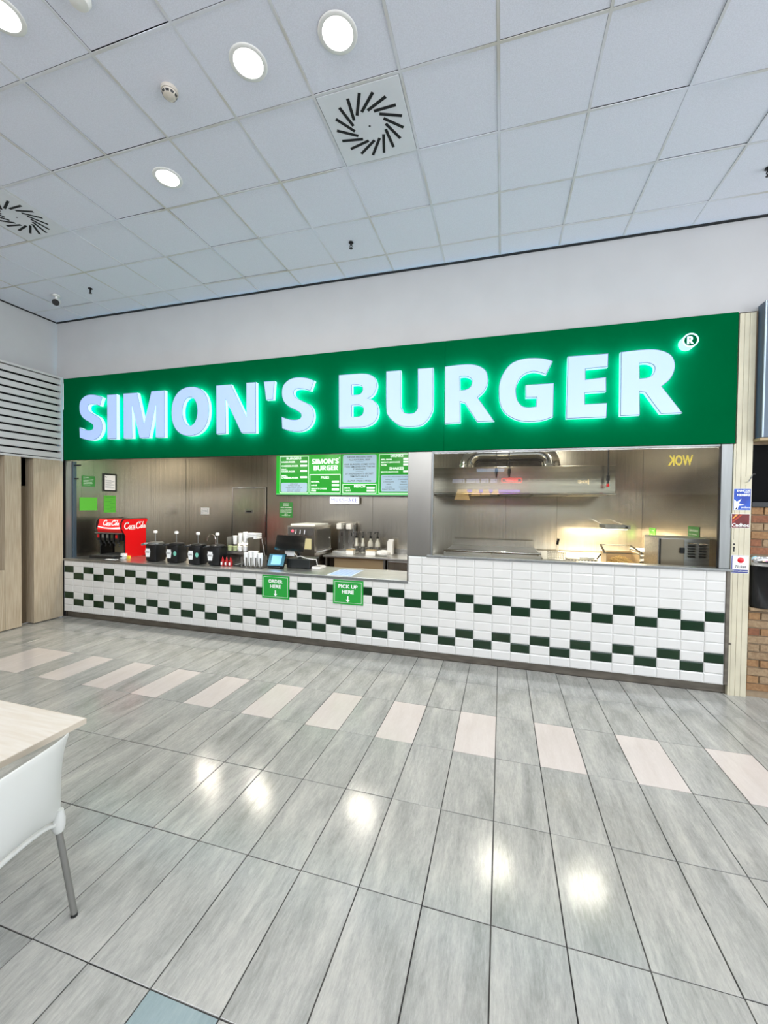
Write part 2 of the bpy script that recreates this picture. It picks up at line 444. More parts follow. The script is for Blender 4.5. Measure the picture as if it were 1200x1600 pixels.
for x, y in ((1.75, 1.1), (2.77, 1.05), (4.5, 1.15), (1.71, .38), (2.66, .38), (3.52, .38), (6.49, .77), (7.54, .72)):
    if kl0 is None:
        kl0 = thing('kitchen_downlight', 'small round ceiling light of the kitchen behind the green sign board', 'light', (x, y, 2.9), 'small round ceiling lights of the kitchen')
        obj('trim_ring', lathe(B(), [(.066, 2.899), (.068, 2.892), (.085, 2.892), (.088, 2.899)], (x, y, 0), seg=24), m_white, kl0, smooth=True)
        obj('lens', lathe(B(), [(0, 2.895), (.066, 2.8955)], (x, y, 0), seg=20), m_klamp, kl0)
        area('kitchen_lamp', (x, y, 2.885), .13, .13, KITCHEN_W, (1, .93, .80), parent=kl0, disk=True)
    else: dup(kl0, (x, y, 2.9))
# door in the kitchen's back wall
d = struct_root('door_1', (1.5, KD, 0), 'stainless steel door with a bright frame and small grip')
obj('leaf', bx(1.135, 1.885, KD - .008, KD + .01, 0, 2.085), m_steel, d)
fr = B(); box(fr, 1.105, 1.133, KD - .014, KD + .01, 0, 2.112, .003); box(fr, 1.887, 1.915, KD - .014, KD + .01, 0, 2.112, .003); box(fr, 1.133, 1.887, KD - .014, KD + .01, 2.087, 2.112, .003)
obj('door_frame', fr, m_chrome, d)
hd = B(); box(hd, 1.42, 1.60, KD - .022, KD - .009, 1.58, 1.66, .004); obj('door_handle', hd, m_chrome, d)
obj('handle_recess', bx(1.46, 1.58, KD - .024, KD - .0215, 1.60, 1.635), m_black, d)

# ---------------------------------------------------------------- tiled counter front
tc = thing('tiled_counter', 'long white tiled counter front with staggered dark green checker rows', 'counter', (4.28, .06, 0))
Z0 = .0927
cb = B(); box(cb, .010, 5.44, .008, .11, Z0, .876); box(cb, 5.44, 8.566, .008, .11, Z0, 1.192)
obj('core', cb, m_tgrout, tc)
obj('kick_plate', bx(.02, 8.60, .045, .10, .001, Z0, 0), m_kick, tc)
def wt_mesh(w, h, m):
    me = bpy.data.meshes.new('tile'); g = .0014; b = .011; t = .0085; bm = B()
    lo = [bm.verts.new(p) for p in ((g, t, g), (w - g, t, g), (w - g, t, h - g), (g, t, h - g))]
    md = [bm.verts.new(p) for p in ((g, .0045, g), (w - g, .0045, g), (w - g, .0045, h - g), (g, .0045, h - g))]
    hi = [bm.verts.new(p) for p in ((g + b, 0, g + b), (w - g - b, 0, g + b), (w - g - b, 0, h - g - b), (g + b, 0, h - g - b))]
    bm.faces.new(hi)
    for i in range(4):
        k = (i + 1) % 4
        bm.faces.new((md[i], md[k], hi[k], hi[i])); bm.faces.new((lo[i], lo[k], md[k], md[i]))
    bmesh.ops.recalc_face_normals(bm, faces=bm.faces)
    bm.to_mesh(me); bm.free(); me.materials.append(m); return me
full = {'w': wt_mesh(.2, .1, m_wtile), 'g': wt_mesh(.2, .1, m_gtile)}
cells = []
for c in range(43):
    for r in range(11):
        x0, x1 = max(c * .2, .012), min((c + 1) * .2, 8.564); z0, z1 = Z0 + r * .1, Z0 + (r + 1) * .1
        if r >= 8 and c < 27: continue
        if r >= 8 and c == 27: x0 = 5.444
        if r == 7 and c <= 27: z1 = .878 if c < 27 else z1
        gr = (r in (2, 6) and c % 2 == 0) or (r in (1, 5) and c % 2 == 1)
        cells.append((dist((x0, 0, z0)), x0, x1, z0, z1, 'g' if gr else 'w'))
cells.sort(); nw = 0; far = B()
for _, x0, x1, z0, z1, k in cells:
    if k == 'w': nw += 1
    mm = {'w': m_wtile, 'g': m_gtile}[k]
    me = full[k] if abs(x1 - x0 - .2) < 1e-4 and abs(z1 - z0 - .1) < 1e-4 else wt_mesh(x1 - x0, z1 - z0, mm)
    if k == 'w' and nw > 298:
        v = [far.verts.new((x0 + a.co.x, a.co.y, z0 + a.co.z)) for a in me.vertices]
        for p in me.polygons: far.faces.new([v[i] for i in p.vertices])
        continue
    o = bpy.data.objects.new('white_tile' if k == 'w' else 'green_tile', me); COL.objects.link(o)
    o.parent = tc; o.location = Vector((x0, 0, z0)) - tc.location
obj('white_tile', far, m_wtile, tc, kind='stuff')
obj('edge_trim', bx(8.567, 8.598, -.004, .10, .10, 1.212, .002), m_kick, tc)

ct = thing('steel_worktop', 'stainless steel counter top along the open serving side', 'worktop', (2.7, .3, .88))
obj('slab', bx(.004, 5.428, -.006, .66, .880, .906, .003), m_steel2, ct)
obj('front_lip', bx(.004, 5.443, -.010, -.0065, .872, .900, .001), m_alu, ct)
struct('trim_2', bx(5.430, 5.443, -.008, .16, .9065, 1.197, .001), m_steelp)
t = thing('counter_cabinet', 'steel cabinet body carrying the counter top behind the tiles', 'cabinet', (2.7, .4, 0))
obj('body', bx(.05, 5.38, .115, .62, .004, .878), m_steelp, t)
for k in range(6): obj('door', bx(.07 + k * .885, .94 + k * .885, .6205, .64, .08, .86, .003), m_steelp, t)

# window over the cooking side, the steel pier beside it
struct('wall_front_pier', bx(5.419, 5.700, .03, .20, 1.198, 2.414, .003), m_steelp)
wn = struct_root('window_1', (7.1, .03, 1.2), 'large fixed window in front of the cooking line')
obj('window_sill', bx(5.662, 8.612, -.018, .13, 1.194, 1.216, .003), m_alu, wn)
fr = B(); box(fr, 5.703, 5.722, .012, .06, 1.217, 2.414, .002); box(fr, 8.505, 8.597, .012, .06, 1.217, 2.414, .003); box(fr, 5.722, 8.505, .02, .05, 2.395, 2.414, .002)
obj('window_frame', fr, m_alu, wn)
obj('window_seal', bx(8.500, 8.506, .008, .05, 1.217, 2.414), m_black, wn)
gp = B(); vs = [gp.verts.new(p) for p in ((5.722, .034, 1.217), (8.505, .034, 1.217), (8.505, .034, 2.395), (5.722, .034, 2.395))]; gp.faces.new(vs)
obj('pane', gp, m_glass, wn)
# left side screen post
ps = thing('glass_screen_post', 'blue-grey screen post at the left end of the steel counter', 'post', (.01, .15, .906))
obj('post', bx(.004, .03, .132, .182, .906, 2.412, .002), mat('screen_edge', srgb(84, 100, 112), .25, metal=.5), ps)
for z, l in ((2.34, .07), (2.13, .04)): obj('bracket', bx(.031, .031 + l * 1.6, .15, .17, z, z + .022, .003), m_black, ps)
obj('jamb_strip', bx(-.012, .003, .0405, .125, .906, 2.412), m_alu, ps)
GLYPHS = {
    'S': [[(0.685, 0.934, 1), (0.61, 0.746, 1), (0.489, 0.784), (0.371, 0.804), (0.288, 0.789), (0.258, 0.742), (0.273, 0.677), (0.349, 0.615), (0.467, 0.559), (0.585, 0.496), (0.655, 0.412), (0.684, 0.305), (0.676, 0.201), (0.623, 0.098), (0.531, 0.028), (0.402, -0.01), (0.26, -0.004), (0.116, 0.029), (0.014, 0.063, 1), (0, 0.296, 1), (0.114, 0.252), (0.234, 0.225), (0.341, 0.224), (0.404, 0.251), (0.418, 0.297), (0.394, 0.345), (0.304, 0.399), (0.184, 0.458), (0.087, 0.528), (0.026, 0.617), (0.004, 0.726), (0.017, 0.854), (0.084, 0.946), (0.203, 1.007), (0.345, 1.022), (0.51, 1), (0.603, 0.97)]],
    'N': [[(0, 0.994, 1), (0.345, 0.993, 1), (0.712, 0.322, 1), (0.702, 1.001, 1), (0.923, 0.996, 1), (0.935, -0.002, 1), (0.598, 0.01, 1), (0.228, 0.698, 1), (0.24, 0.014, 1), (0.011, 0.009, 1)]],
    "'": [[(0, 0.995, 1), (0.239, 0.988, 1), (0.21, 0.63, 1), (0.052, 0.632, 1)]],
    'M': [[(0, 0.985, 1), (0.383, 0.979, 1), (0.572, 0.304, 1), (0.766, 0.987, 1), (1.112, 0.982, 1), (1.12, -0.012, 1), (0.881, -0.007, 1), (0.888, 0.698, 1), (0.711, -0.008, 1), (0.451, -0.004, 1), (0.24, 0.712, 1), (0.253, -0.002, 1), (0.009, -0, 1)]],
    'I': [[(0, 0.986, 1), (0.265, 0.981, 1), (0.274, -0.003, 1), (0.006, 0.005, 1)]],
    'B': [[(0, 1.001, 1), (0.256, 1.001), (0.462, 0.995), (0.585, 0.972), (0.686, 0.916), (0.732, 0.827), (0.739, 0.731), (0.7, 0.629), (0.64, 0.566), (0.58, 0.541, 1), (0.671, 0.503), (0.743, 0.426), (0.774, 0.319), (0.759, 0.196), (0.696, 0.103), (0.596, 0.046), (0.474, 0.024), (0.267, 0.025), (0.013, 0.029, 1)],
         [(0.264, 0.798, 1), (0.382, 0.794), (0.455, 0.76), (0.47, 0.701), (0.442, 0.645), (0.384, 0.62), (0.266, 0.622, 1)],
         [(0.269, 0.427, 1), (0.387, 0.426), (0.469, 0.393), (0.491, 0.324), (0.461, 0.249), (0.389, 0.223), (0.271, 0.223, 1)]],
    'U': [[(0, 0.998, 1), (0.27, 0.997, 1), (0.278, 0.42), (0.295, 0.325), (0.338, 0.257), (0.415, 0.229), (0.511, 0.235), (0.567, 0.292), (0.581, 0.384), (0.573, 0.999, 1), (0.844, 0.996, 1), (0.853, 0.368), (0.831, 0.223), (0.758, 0.097), (0.647, 0.013), (0.476, -0.008), (0.283, 0.015), (0.146, 0.097), (0.046, 0.205), (0.008, 0.359)]],
    'R': [[(0, 0.998, 1), (0.231, 1.008), (0.427, 1.001), (0.567, 0.962), (0.673, 0.886), (0.718, 0.777), (0.714, 0.654), (0.661, 0.533), (0.558, 0.437, 1), (0.833, 0.029, 1), (0.553, 0.029, 1), (0.339, 0.36, 1), (0.269, 0.379, 1), (0.278, 0.026, 1), (0.011, 0.023, 1)],
         [(0.258, 0.802, 1), (0.359, 0.8), (0.439, 0.759), (0.456, 0.698), (0.429, 0.62), (0.354, 0.582), (0.265, 0.579, 1)]],
    'G': [[(0.825, 0.944, 1), (0.726, 0.735, 1), (0.6, 0.787), (0.502, 0.798), (0.388, 0.761), (0.316, 0.68), (0.276, 0.57), (0.278, 0.448), (0.305, 0.342), (0.372, 0.26), (0.463, 0.23), (0.585, 0.237, 1), (0.591, 0.38, 1), (0.423, 0.384, 1), (0.419, 0.594, 1), (0.848, 0.594, 1), (0.845, 0.059, 1), (0.71, 0.011), (0.549, -0.007), (0.385, 0.005), (0.235, 0.059), (0.099, 0.162), (0.025, 0.306), (0, 0.501), (0.014, 0.675), (0.087, 0.845), (0.203, 0.966), (0.367, 1.016), (0.531, 1.019), (0.692, 0.993)]],
    'E': [[(0.006, 0.999, 1), (0.581, 0.992, 1), (0.58, 0.786, 1), (0.265, 0.778, 1), (0.268, 0.616, 1), (0.558, 0.633, 1), (0.563, 0.411, 1), (0.264, 0.406, 1), (0.268, 0.234, 1), (0.579, 0.235, 1), (0.575, 0.016, 1), (0, 0.018, 1)]],
}

# ---------------------------------------------------------------- green sign board with lit letters
sb = thing('sign_board', 'long green sign board with white lit letters above the counter', 'sign', (4.3, 0, 3.03))
obj('panel', bx(.012, 5.838, .0, .033, 2.416, 3.655, .002), m_green, sb)
obj('panel', bx(5.840, 8.606, .0, .033, 2.416, 3.655, .002), m_green, sb)
obj('back_box', bx(.02, 8.6, .0335, .125, 2.42, 3.655), m_steelp, sb)
m_face = mat('letter_face', srgb(146, 168, 212), .3, emit=.78); m_side = mat('letter_side', srgb(186, 222, 236), .3, emit=.95)
m_halo = mat('letter_backlight', srgb(70, 214, 255), .5, emit=42)
m_seam = mat('letter_seam', srgb(88, 110, 134), .5)
CAPH, ZB = .648, 2.685
def glyph(ch, h, w=None):
    if ch == 'O': L = [circle(.47, .505, .47, .508, 40, 2.25), circle(.468, .502, .184, .292, 32, 2.1)]
    else: L = [smooth_loop(q) for q in GLYPHS[ch]]
    return [[(a * h * (w or 1), b * h) for a, b in q] for q in L]
def letter(ch, x, F=Frame((0, 0, 0)), h=CAPH, zb=ZB, d0=.058, d1=.112):
    L = [[(x + a, zb + b) for a, b in q] for q in glyph(ch, h)]
    bm = B(); slab(bm, F, L, d0, d1 - .002, mi=1, mside=0); o = obj('letter', bm, [m_side, m_seam], sb)
    ins = [shrink(L[0], .006)] + [shrink(q, -.006) for q in L[1:]]
    bm = B(); slab(bm, F, ins, d1 - .0015, d1 + .001); obj('letter_face', bm, m_face, o)
    ins = [shrink(L[0], .02)] + [shrink(q, -.02) for q in L[1:]]
    bm = B(); slab(bm, F, ins, d0 - .004, d0 - .001); obj('backlight', bm, m_halo, o)
for ch, x in (('S', .476), ('I', 1.006), ('M', 1.304), ('O', 2.142), ('N', 2.859), ("'", 3.57), ('S', 3.826), ('B', 4.588), ('U', 5.176), ('R', 5.853), ('G', 6.432), ('E', 7.104), ('R', 7.590)):
    letter(ch, x)
F0 = Frame((0, 0, 0))
bm = B(); slab(bm, F0, [circle(8.166, 3.376, .066, .066, 32)], .045, .146, mi=1, mside=0); o = obj('registered_mark', bm, [m_side, m_green], sb)
bm = B(); slab(bm, F0, [circle(8.166, 3.376, .066, .066, 32), circle(8.166, 3.376, .053, .053, 32)], .1465, .150); obj('ring', bm, m_side, o)
bm = B(); slab(bm, F0, [[(8.137 + a, 3.338 + b) for a, b in q] for q in glyph('R', .074, .88)], .1465, .150); obj('ring_letter', bm, m_side, o)
bm = B(); slab(bm, F0, [circle(8.166, 3.376, .056, .056, 24)], .041, .044); obj('backlight', bm, m_halo, o)

# ---------------------------------------------------------------- right-hand post and neighbour
tp = struct_root('wall_front_post', (8.68, .05, 0), 'cream painted slatted post right of the window')
for a, b in ((8.6185, 8.657), (8.659, 8.699), (8.701, 8.748)): obj('slat', bx(a, b, .004, .06, .0, 3.64, .002), m_cream, tp)
obj('slat', bx(8.600, 8.617, .004, .06, .0, 2.41, .002), m_cream, tp)
obj('core', bx(8.602, 8.745, .061, .12, 0, 3.64), m_dark, tp)
nb = struct('wall_right_shop', bx(8.752, 11.5, .035, .2, 0, 3.66), mat('mortar', srgb(146, 128, 104), .9, var=.2, scale=(20, 20, 20)))
bmats = [mat('brick_' + n, c, .85, var=.35, scale=(40, 40, 40), bump=.4, obj_var=.4, col2=c2) for n, c, c2 in (
    ('sand', srgb(160, 138, 108), srgb(126, 102, 76)), ('ochre', srgb(156, 122, 84), srgb(128, 94, 62)), ('rust', srgb(140, 92, 64), srgb(108, 70, 50)))]
def bricks(z0, n, wts):
    for r in range(n):
        x = 8.754 - (r % 2) * .0
        first = .10 if r % 2 else .20
        xs = [8.756, 8.756 + first]
        while xs[-1] < 10.2: xs.append(xs[-1] + .235)
        for a, b in zip(xs, xs[1:]):
            bm = bx(a + .004, b - .006 + random.uniform(-.003, .003), .018 + random.uniform(-.006, .006), .036, z0 + r * .0755 + .006 + random.uniform(-.003, .003), z0 + r * .0755 + .0705, .003)
            obj('brick', bm, random.choices(bmats, wts)[0], nb)
bricks(.06, 10, (6, 2, .6)); bricks(1.36, 6, (3, 2, 4))
obj('brick_ledge', bx(8.754, 10.2, -.02, .034, .835, .862, .004), bmats[0], nb)
obj('opening_dark_sheet', bx(8.753, 10.2, .024, .034, 1.86, 2.40), mat('opening_dark', srgb(8, 9, 10), .8, spec=.1), nb)  # flat black sheet in place of the opening's unlit depth
obj('opening_sill', bx(8.753, 10.2, .0, .034, 1.815, 1.86, .003), m_black, nb)
gb = thing('shutter_box', 'blue-grey metal box high on the neighbouring shop front', 'box', (9.4, 0, 2.44))
obj('casing', bx(8.77, 10.4, -.085, .03, 2.455, 3.70, .003), mat('blue_grey_metal', srgb(96, 110, 124), .45, metal=.3, var=.2, scale=(3, 3, 1)), gb)
obj('corner_strip', bx(8.767, 8.779, -.095, -.082, 2.455, 3.70, .002), mat('strip_metal', srgb(170, 186, 200), .35, metal=.5), gb)
obj('bottom_rail', bx(8.758, 10.4, -.08, .03, 2.425, 2.453, .003), mat('tan_rail', srgb(158, 138, 104), .5), gb)
dr = thing('black_drum', 'round black tub with a shiny metal rim on the brick ledge', 'tub', (8.98, -.05, .863))
def half_drum(bm, prof, cx=9.02, cy=.03, n=20):
    rings = []
    for r, z in prof:
        rings.append([bm.verts.new((cx + r * math.cos(math.pi + math.pi * i / n), cy + .42 * r * math.sin(math.pi + math.pi * i / n), z)) for i in range(n + 1)])
    for a, b in zip(rings, rings[1:]):
        for i in range(n): bm.faces.new((a[i], a[i + 1], b[i + 1], b[i]))
    bm.faces.new(rings[0]); bm.faces.new(rings[-1])
    bm.faces.new([q[0] for q in rings]); bm.faces.new([q[-1] for q in rings])
    return bm
obj('body', half_drum(B(), [(.245, .864), (.255, .88), (.258, 1.26)]), m_blackg, dr, smooth=True)
obj('rim', half_drum(B(), [(.262, 1.262), (.268, 1.28), (.268, 1.335), (.25, 1.352)]), m_chrome, dr, smooth=True)

# stickers and fittings on the cream post
FP = Frame((0, .004, 0))
def sticker(x0, x1, z0, z1, bg, label, F=FP, cat='sticker', edge=m_paper, margin=.004, name='sticker'):
    t = thing(name, label, cat, F.p((x0 + x1) / 2, (z0 + z1) / 2, .001))
    bm = B(); slab(bm, F, [rect(x0, z0, x1, z1)], .0005, .0015); obj('sheet', bm, edge, t)
    bm = B(); slab(bm, F, [rect(x0 + margin, z0 + margin, x1 - margin, z1 - margin)], .0016, .0022); obj('print', bm, bg, t)
    return t
t = sticker(8.607, 8.743, 1.782, 1.985, mat('blue_print', srgb(16, 84, 190), .4, var=.5, scale=(7, 7, 7), col2=srgb(10, 40, 140)), 'blue card payment sticker with a white star on the cream post', margin=.002)
bm = B()
text(bm, FP, 'ENNC-US', 8.632, 1.955, 8.735, 1.975, .003, .03, align='F'); text(bm, FP, 'menu', 8.69, 1.943, 8.735, 1.952, .003); text(bm, FP, 'MEMBRE', 8.632, 1.915, 8.735, 1.935, .003, .03, align='F'); text(bm, FP, 'sodexo', 8.668, 1.80, 8.738, 1.82, .003, .01, align='F')
star = [(8.612, 1.885), (8.632, 1.86), (8.668, 1.89), (8.648, 1.845), (8.695, 1.832), (8.646, 1.822), (8.640, 1.785), (8.612, 1.785)]
slab(bm, FP, [star], .0022, .003); obj('lettering', bm, m_white_ink, t)
bm = B(); slab(bm, FP, [[(8.618, 1.788), (8.642, 1.788), (8.629, 1.808)]], .003, .0035); obj('emblem', bm, mat('navy_ink', srgb(14, 22, 60), .5), t)
t = sticker(8.594, 8.739, 1.612, 1.748, mat('wine_print', srgb(120, 18, 22), .4, var=.4, scale=(9, 9, 9), col2=srgb(70, 10, 14)), 'dark red sticker reading Cadhoc below the blue sticker', margin=.003)
bm = B(); text(bm, FP, 'Cadhoc', 8.599, 1.624, 8.733, 1.656, .003, .035, align='F'); obj('lettering', bm, m_white_ink, t)
bm = B(); slab(bm, FP, [[(8.600, 1.70), (8.606, 1.696), (8.65, 1.742), (8.628, 1.742)]], .0022, .0028); obj('stripe', bm, mat('orange_ink', srgb(226, 150, 66), .5), t)
bm = B(); slab(bm, FP, [[(8.600, 1.672), (8.61, 1.668), (8.685, 1.742), (8.665, 1.742)]], .0022, .0028); obj('stripe', bm, mat('rust_ink', srgb(170, 60, 30), .5), t)
t = sticker(8.600, 8.740, 1.18, 1.352, mat('blue_ink', srgb(38, 52, 130), .4), 'blue and white sticker reading Ticket with a red ball', margin=.004)
bm = B(); slab(bm, FP, [rect(8.612, 1.215, 8.736, 1.345)], .0022, .0028); obj('white_field', bm, m_paper, t)
bm = B(); lathe(bm, [(.0, -.006), (.015, -.005), (.024, -.002), (.027, 0)], (8.676, .0012, 1.306), 'Y', 24); obj('red_ball', bm, mat('ball_red', srgb(206, 20, 34), .25), t, smooth=True)
bm = B(); text(bm, FP, 'Ticket', 8.630, 1.232, 8.722, 1.258, .0034, .02, align='F', shear=.2); obj('lettering', bm, mat('dark_ink', srgb(30, 32, 44), .5), t)
bm = B(); text(bm, FP, 'Compliments', 8.618, 1.192, 8.732, 1.208, .0034, .012, align='F'); obj('lettering', bm, m_white_ink, t)
t = thing('crank_latch', 'metal plate with a small crank handle on the cream post', 'latch', (8.69, 0, 2.08))
bm = B(); slab(bm, FP, [rect(8.662, 2.02, 8.728, 2.10, .004)], .0005, .003); obj('plate', bm, m_cream, t)
bm = B(); tube(bm, [(8.70, .0, 2.045), (8.705, -.03, 2.05), (8.722, -.034, 2.09), (8.735, -.034, 2.118)], .005, 8); obj('crank', bm, m_chrome, t)
bm = B(); tube(bm, [(8.730, -.036, 2.115), (8.752, -.040, 2.122)], .009, 8); obj('grip', bm, m_black, t)
t = thing('lock_plate', 'narrow lock plate with black keyholes on the cream post', 'lock', (8.618, 0, 1.43))
bm = B(); slab(bm, FP, [rect(8.602, 1.365, 8.634, 1.50, .003)], .0005, .003); obj('plate', bm, m_cream, t)
bm = B(); slab(bm, FP, [circle(8.619, 1.455, .008, .010, 12)], .003, .004); slab(bm, FP, [circle(8.619, 1.424, .008, .011, 12)], .003, .004); slab(bm, FP, [rect(8.614, 1.385, 8.624, 1.415)], .003, .004); obj('keyhole', bm, m_black, t)
t = thing('post_bolt', 'small dark bolt low on the cream post', 'bolt', (8.608, 0, .50)); obj('head', lathe(B(), [(.0, -.012), (.009, -.011), (.010, 0)], (8.609, .004, .50), 'Y', 10), m_kick, t)

# ---------------------------------------------------------------- hall ceiling fittings
m_lamp = mat('lamp_diffuser', (1, .99, .95), .4, emit=7)
def downlight(label, loc):
    x, y = loc; t = thing('downlight', label, 'ceiling light', (x, y, H), 'recessed round ceiling lights')
    obj('trim_ring', lathe(B(), [(.088, H + .0), (.09, H - .004), (.108, H - .005), (.115, H - .001), (.116, H + .001)], (x, y, 0), seg=32), m_white, t, smooth=True)
    obj('diffuser', lathe(B(), [(.0, H - .0015), (.089, H - .001)], (x, y, 0), seg=28), m_lamp, t)
    area('downlight_lamp', (x, y, H - .012), .18, .18, LAMP_W, (1, .97, .90), parent=t, disk=True)
    return t
dl = downlight('recessed round ceiling light at the top left edge, partly cut off', (3.719, -3.008))
dup(dl, (4.919, -2.408, H), 'recessed round ceiling light, left of the topmost pair')
dup(dl, (5.519, -2.408, H), 'recessed round ceiling light just above the large square air diffuser')
dup(dl, (3.719, -1.808, H), 'smallest recessed round ceiling light, between the two air diffusers')
for x, y in ((6.719, -2.408), (8.519, -3.008), (9.719, -1.808), (6.719, -4.208), (4.919, -4.208), (2.519, -3.608), (1.319, -3.008), (1.319, -4.808), (3.719, -4.808), (8.519, -4.808), (10.319, -3.608), (11.519, -2.408)):
    dup(dl, (x, y, H), 'recessed round ceiling light of the hall outside the picture')
def diffuser(x, y, label):
    t = thing('air_diffuser', label, 'air vent', (x, y, H))
    obj('plate', bx(x - .288, x + .288, y - .288, y + .288, H - .003, H + .012, .002), mat('diffuser_plate', srgb(220, 223, 228), .5, var=.06, scale=(5, 5, 5)), t)
    for k in range(17):
        a = 2 * math.pi * k / 17 + .1; b = a + math.radians(33)
        p = Vector((x + .118 * math.cos(a), y + .118 * math.sin(a), 0)); q = Vector((x + .245 * math.cos(b), y + .245 * math.sin(b), 0))
        n = (q - p).normalized().cross(Vector((0, 0, 1))) * .0105
        bm = B(); lo = [bm.verts.new(v + Vector((0, 0, H - .0045))) for v in (p - n, q - n, q + n, p + n)]; hi = [bm.verts.new(v.co + Vector((0, 0, .006))) for v in lo]
        bm.faces.new(lo)
        for i in range(4): bm.faces.new((lo[i], lo[(i + 1) % 4], hi[(i + 1) % 4], hi[i]))
        obj('slot', bm, m_dark, t)
    obj('centre_screw', lathe(B(), [(.0, H - .006), (.007, H - .005), (.008, H - .002)], (x, y, 0), seg=10), m_black, t)
diffuser(*VENTS[0], 'large square swirl air diffuser in the middle of the ceiling')
diffuser(*VENTS[1], 'square swirl air diffuser at the left edge, partly cut off')
m_oldw = mat('aged_white_plastic', srgb(206, 198, 186), .5, var=.1, scale=(20, 20, 20))
t = thing('smoke_detector', 'round smoke detector with dark slots between the ceiling lights', 'smoke detector', (4.314, -2.407, H))
x, y = 4.314, -2.407
obj('base', lathe(B(), [(.052, H + .001), (.054, H - .012), (.050, H - .02)], (x, y, 0), seg=28), m_oldw, t, smooth=True)
obj('cap', lathe(B(), [(.046, H - .021), (.047, H - .030), (.038, H - .046), (.022, H - .052), (0, H - .053)], (x, y, 0), seg=28), m_oldw, t, smooth=True)
for k in range(9):
    a0 = 2 * math.pi * k / 9; bm = B()
    ps_ = [(r, z, a) for a in (a0, a0 + .25, a0 + .5) for r, z in ((.0475, H - .033), (.0405, H - .045))]
    v = [bm.verts.new((x + r * math.cos(a), y + r * math.sin(a), z)) for r, z, a in ps_]
    bm.faces.new((v[0], v[2], v[3], v[1])); bm.faces.new((v[2], v[4], v[5], v[3])); obj('slot', bm, m_black, t)
t = thing('alarm_sounder', 'round white ceiling device cut off by the top edge', 'ceiling device', (4.235, -2.955, H))
obj('base', lathe(B(), [(.058, H + .001), (.06, H - .02), (.045, H - .045), (0, H - .05)], (4.235, -2.955, 0), seg=28), m_white, t, smooth=True)
def sprinkler(x, y, label):
    t = thing('sprinkler_head', label, 'sprinkler', (x, y, H))
    obj('escutcheon', lathe(B(), [(.024, H + .001), (.026, H - .008), (.012, H - .012)], (x, y, 0), seg=16), m_black, t, smooth=True)
    bm = B(); lathe(bm, [(.010, H - .01), (.010, H - .03), (.006, H - .034), (.005, H - .058)], (x, y, 0), seg=10); tube(bm, [(x - .012, y, H - .03), (x - .016, y, H - .045), (x, y, H - .062)], .003, 6); tube(bm, [(x + .012, y, H - .03), (x + .016, y, H - .045), (x, y, H - .062)], .003, 6)
    obj('frame', bm, m_black, t)
    obj('deflector', lathe(B(), [(.0, H - .066), (.018, H - .065), (.018, H - .062), (0, H - .061)], (x, y, 0), seg=16), m_black, t)
sprinkler(4.92, -.608, 'small black sprinkler head above the gap between the two sign words')
sprinkler(1.335, -.615, 'small black sprinkler head in the far left ceiling, right of the camera')
sprinkler(8.50, -.612, 'dark sprinkler head at the right edge of the ceiling')
t = thing('security_camera', 'white bullet security camera with black front under the far left ceiling', 'security camera', (.686, -.577, H))
x, y = .72, -.60
obj('mount', lathe(B(), [(.042, H + .001), (.043, H - .014), (.016, H - .02), (.014, H - .06)], (x, y, 0), seg=20), m_white, t, smooth=True)
bm = B(); dv = Vector((.62, -.62, -.5)).normalized(); c = Vector((x, y, H - .09))
tube(bm, [c - dv * .07, c - dv * .065, c + dv * .05], [.03, .042, .042], 20); obj('housing', bm, m_white, t, smooth=True)
bm = B(); tube(bm, [c + dv * .051, c + dv * .056], [.041, .036], 20); obj('lens_face', bm, m_blackg, t)

# ---------------------------------------------------------------- notices on the tiles
FT = Frame((0, -.0002, 0))
def counter_sign(x0, words, label):
    x1, z0, z1 = x0 + .392, .565, .862; cx = (x0 + x1) / 2
    t = thing('counter_notice', label, 'sign', (cx, 0, .71))
    bm = B(); slab(bm, FT, [rect(x0, z0, x1, z1)], .0, .010); obj('plate', bm, m_greenpaint, t)
    bm = B(); slab(bm, FT, [rect(x0 + .02, z0 + .02, x1 - .02, z1 - .02), rect(x0 + .023, z0 + .023, x1 - .023, z1 - .023)], .0101, .0108)
    obj('border_line', bm, m_white_ink, t)
    bm = B()
    for s, a, b, wd in words: text(bm, FT, s, cx - wd / 2, a, cx + wd / 2, b, .0112, .028, align='F')
    obj('lettering', bm, m_white_ink, t)
    bm = B(); slab(bm, FT, [[(cx - .008, .670), (cx - .008, .625), (cx - .026, .625), (cx, .592), (cx + .026, .625), (cx + .008, .625), (cx + .008, .670)]], .0102, .0112)
    obj('arrow', bm, m_white_ink, t)
counter_sign(3.502, [('ORDER', .763, .808, .205), ('HERE', .697, .742, .155)], 'green notice reading ORDER HERE on the counter tiles')
counter_sign(4.500, [('PICK UP', .763, .808, .25), ('HERE', .697, .742, .155)], 'green notice reading PICK UP HERE on the counter tiles')

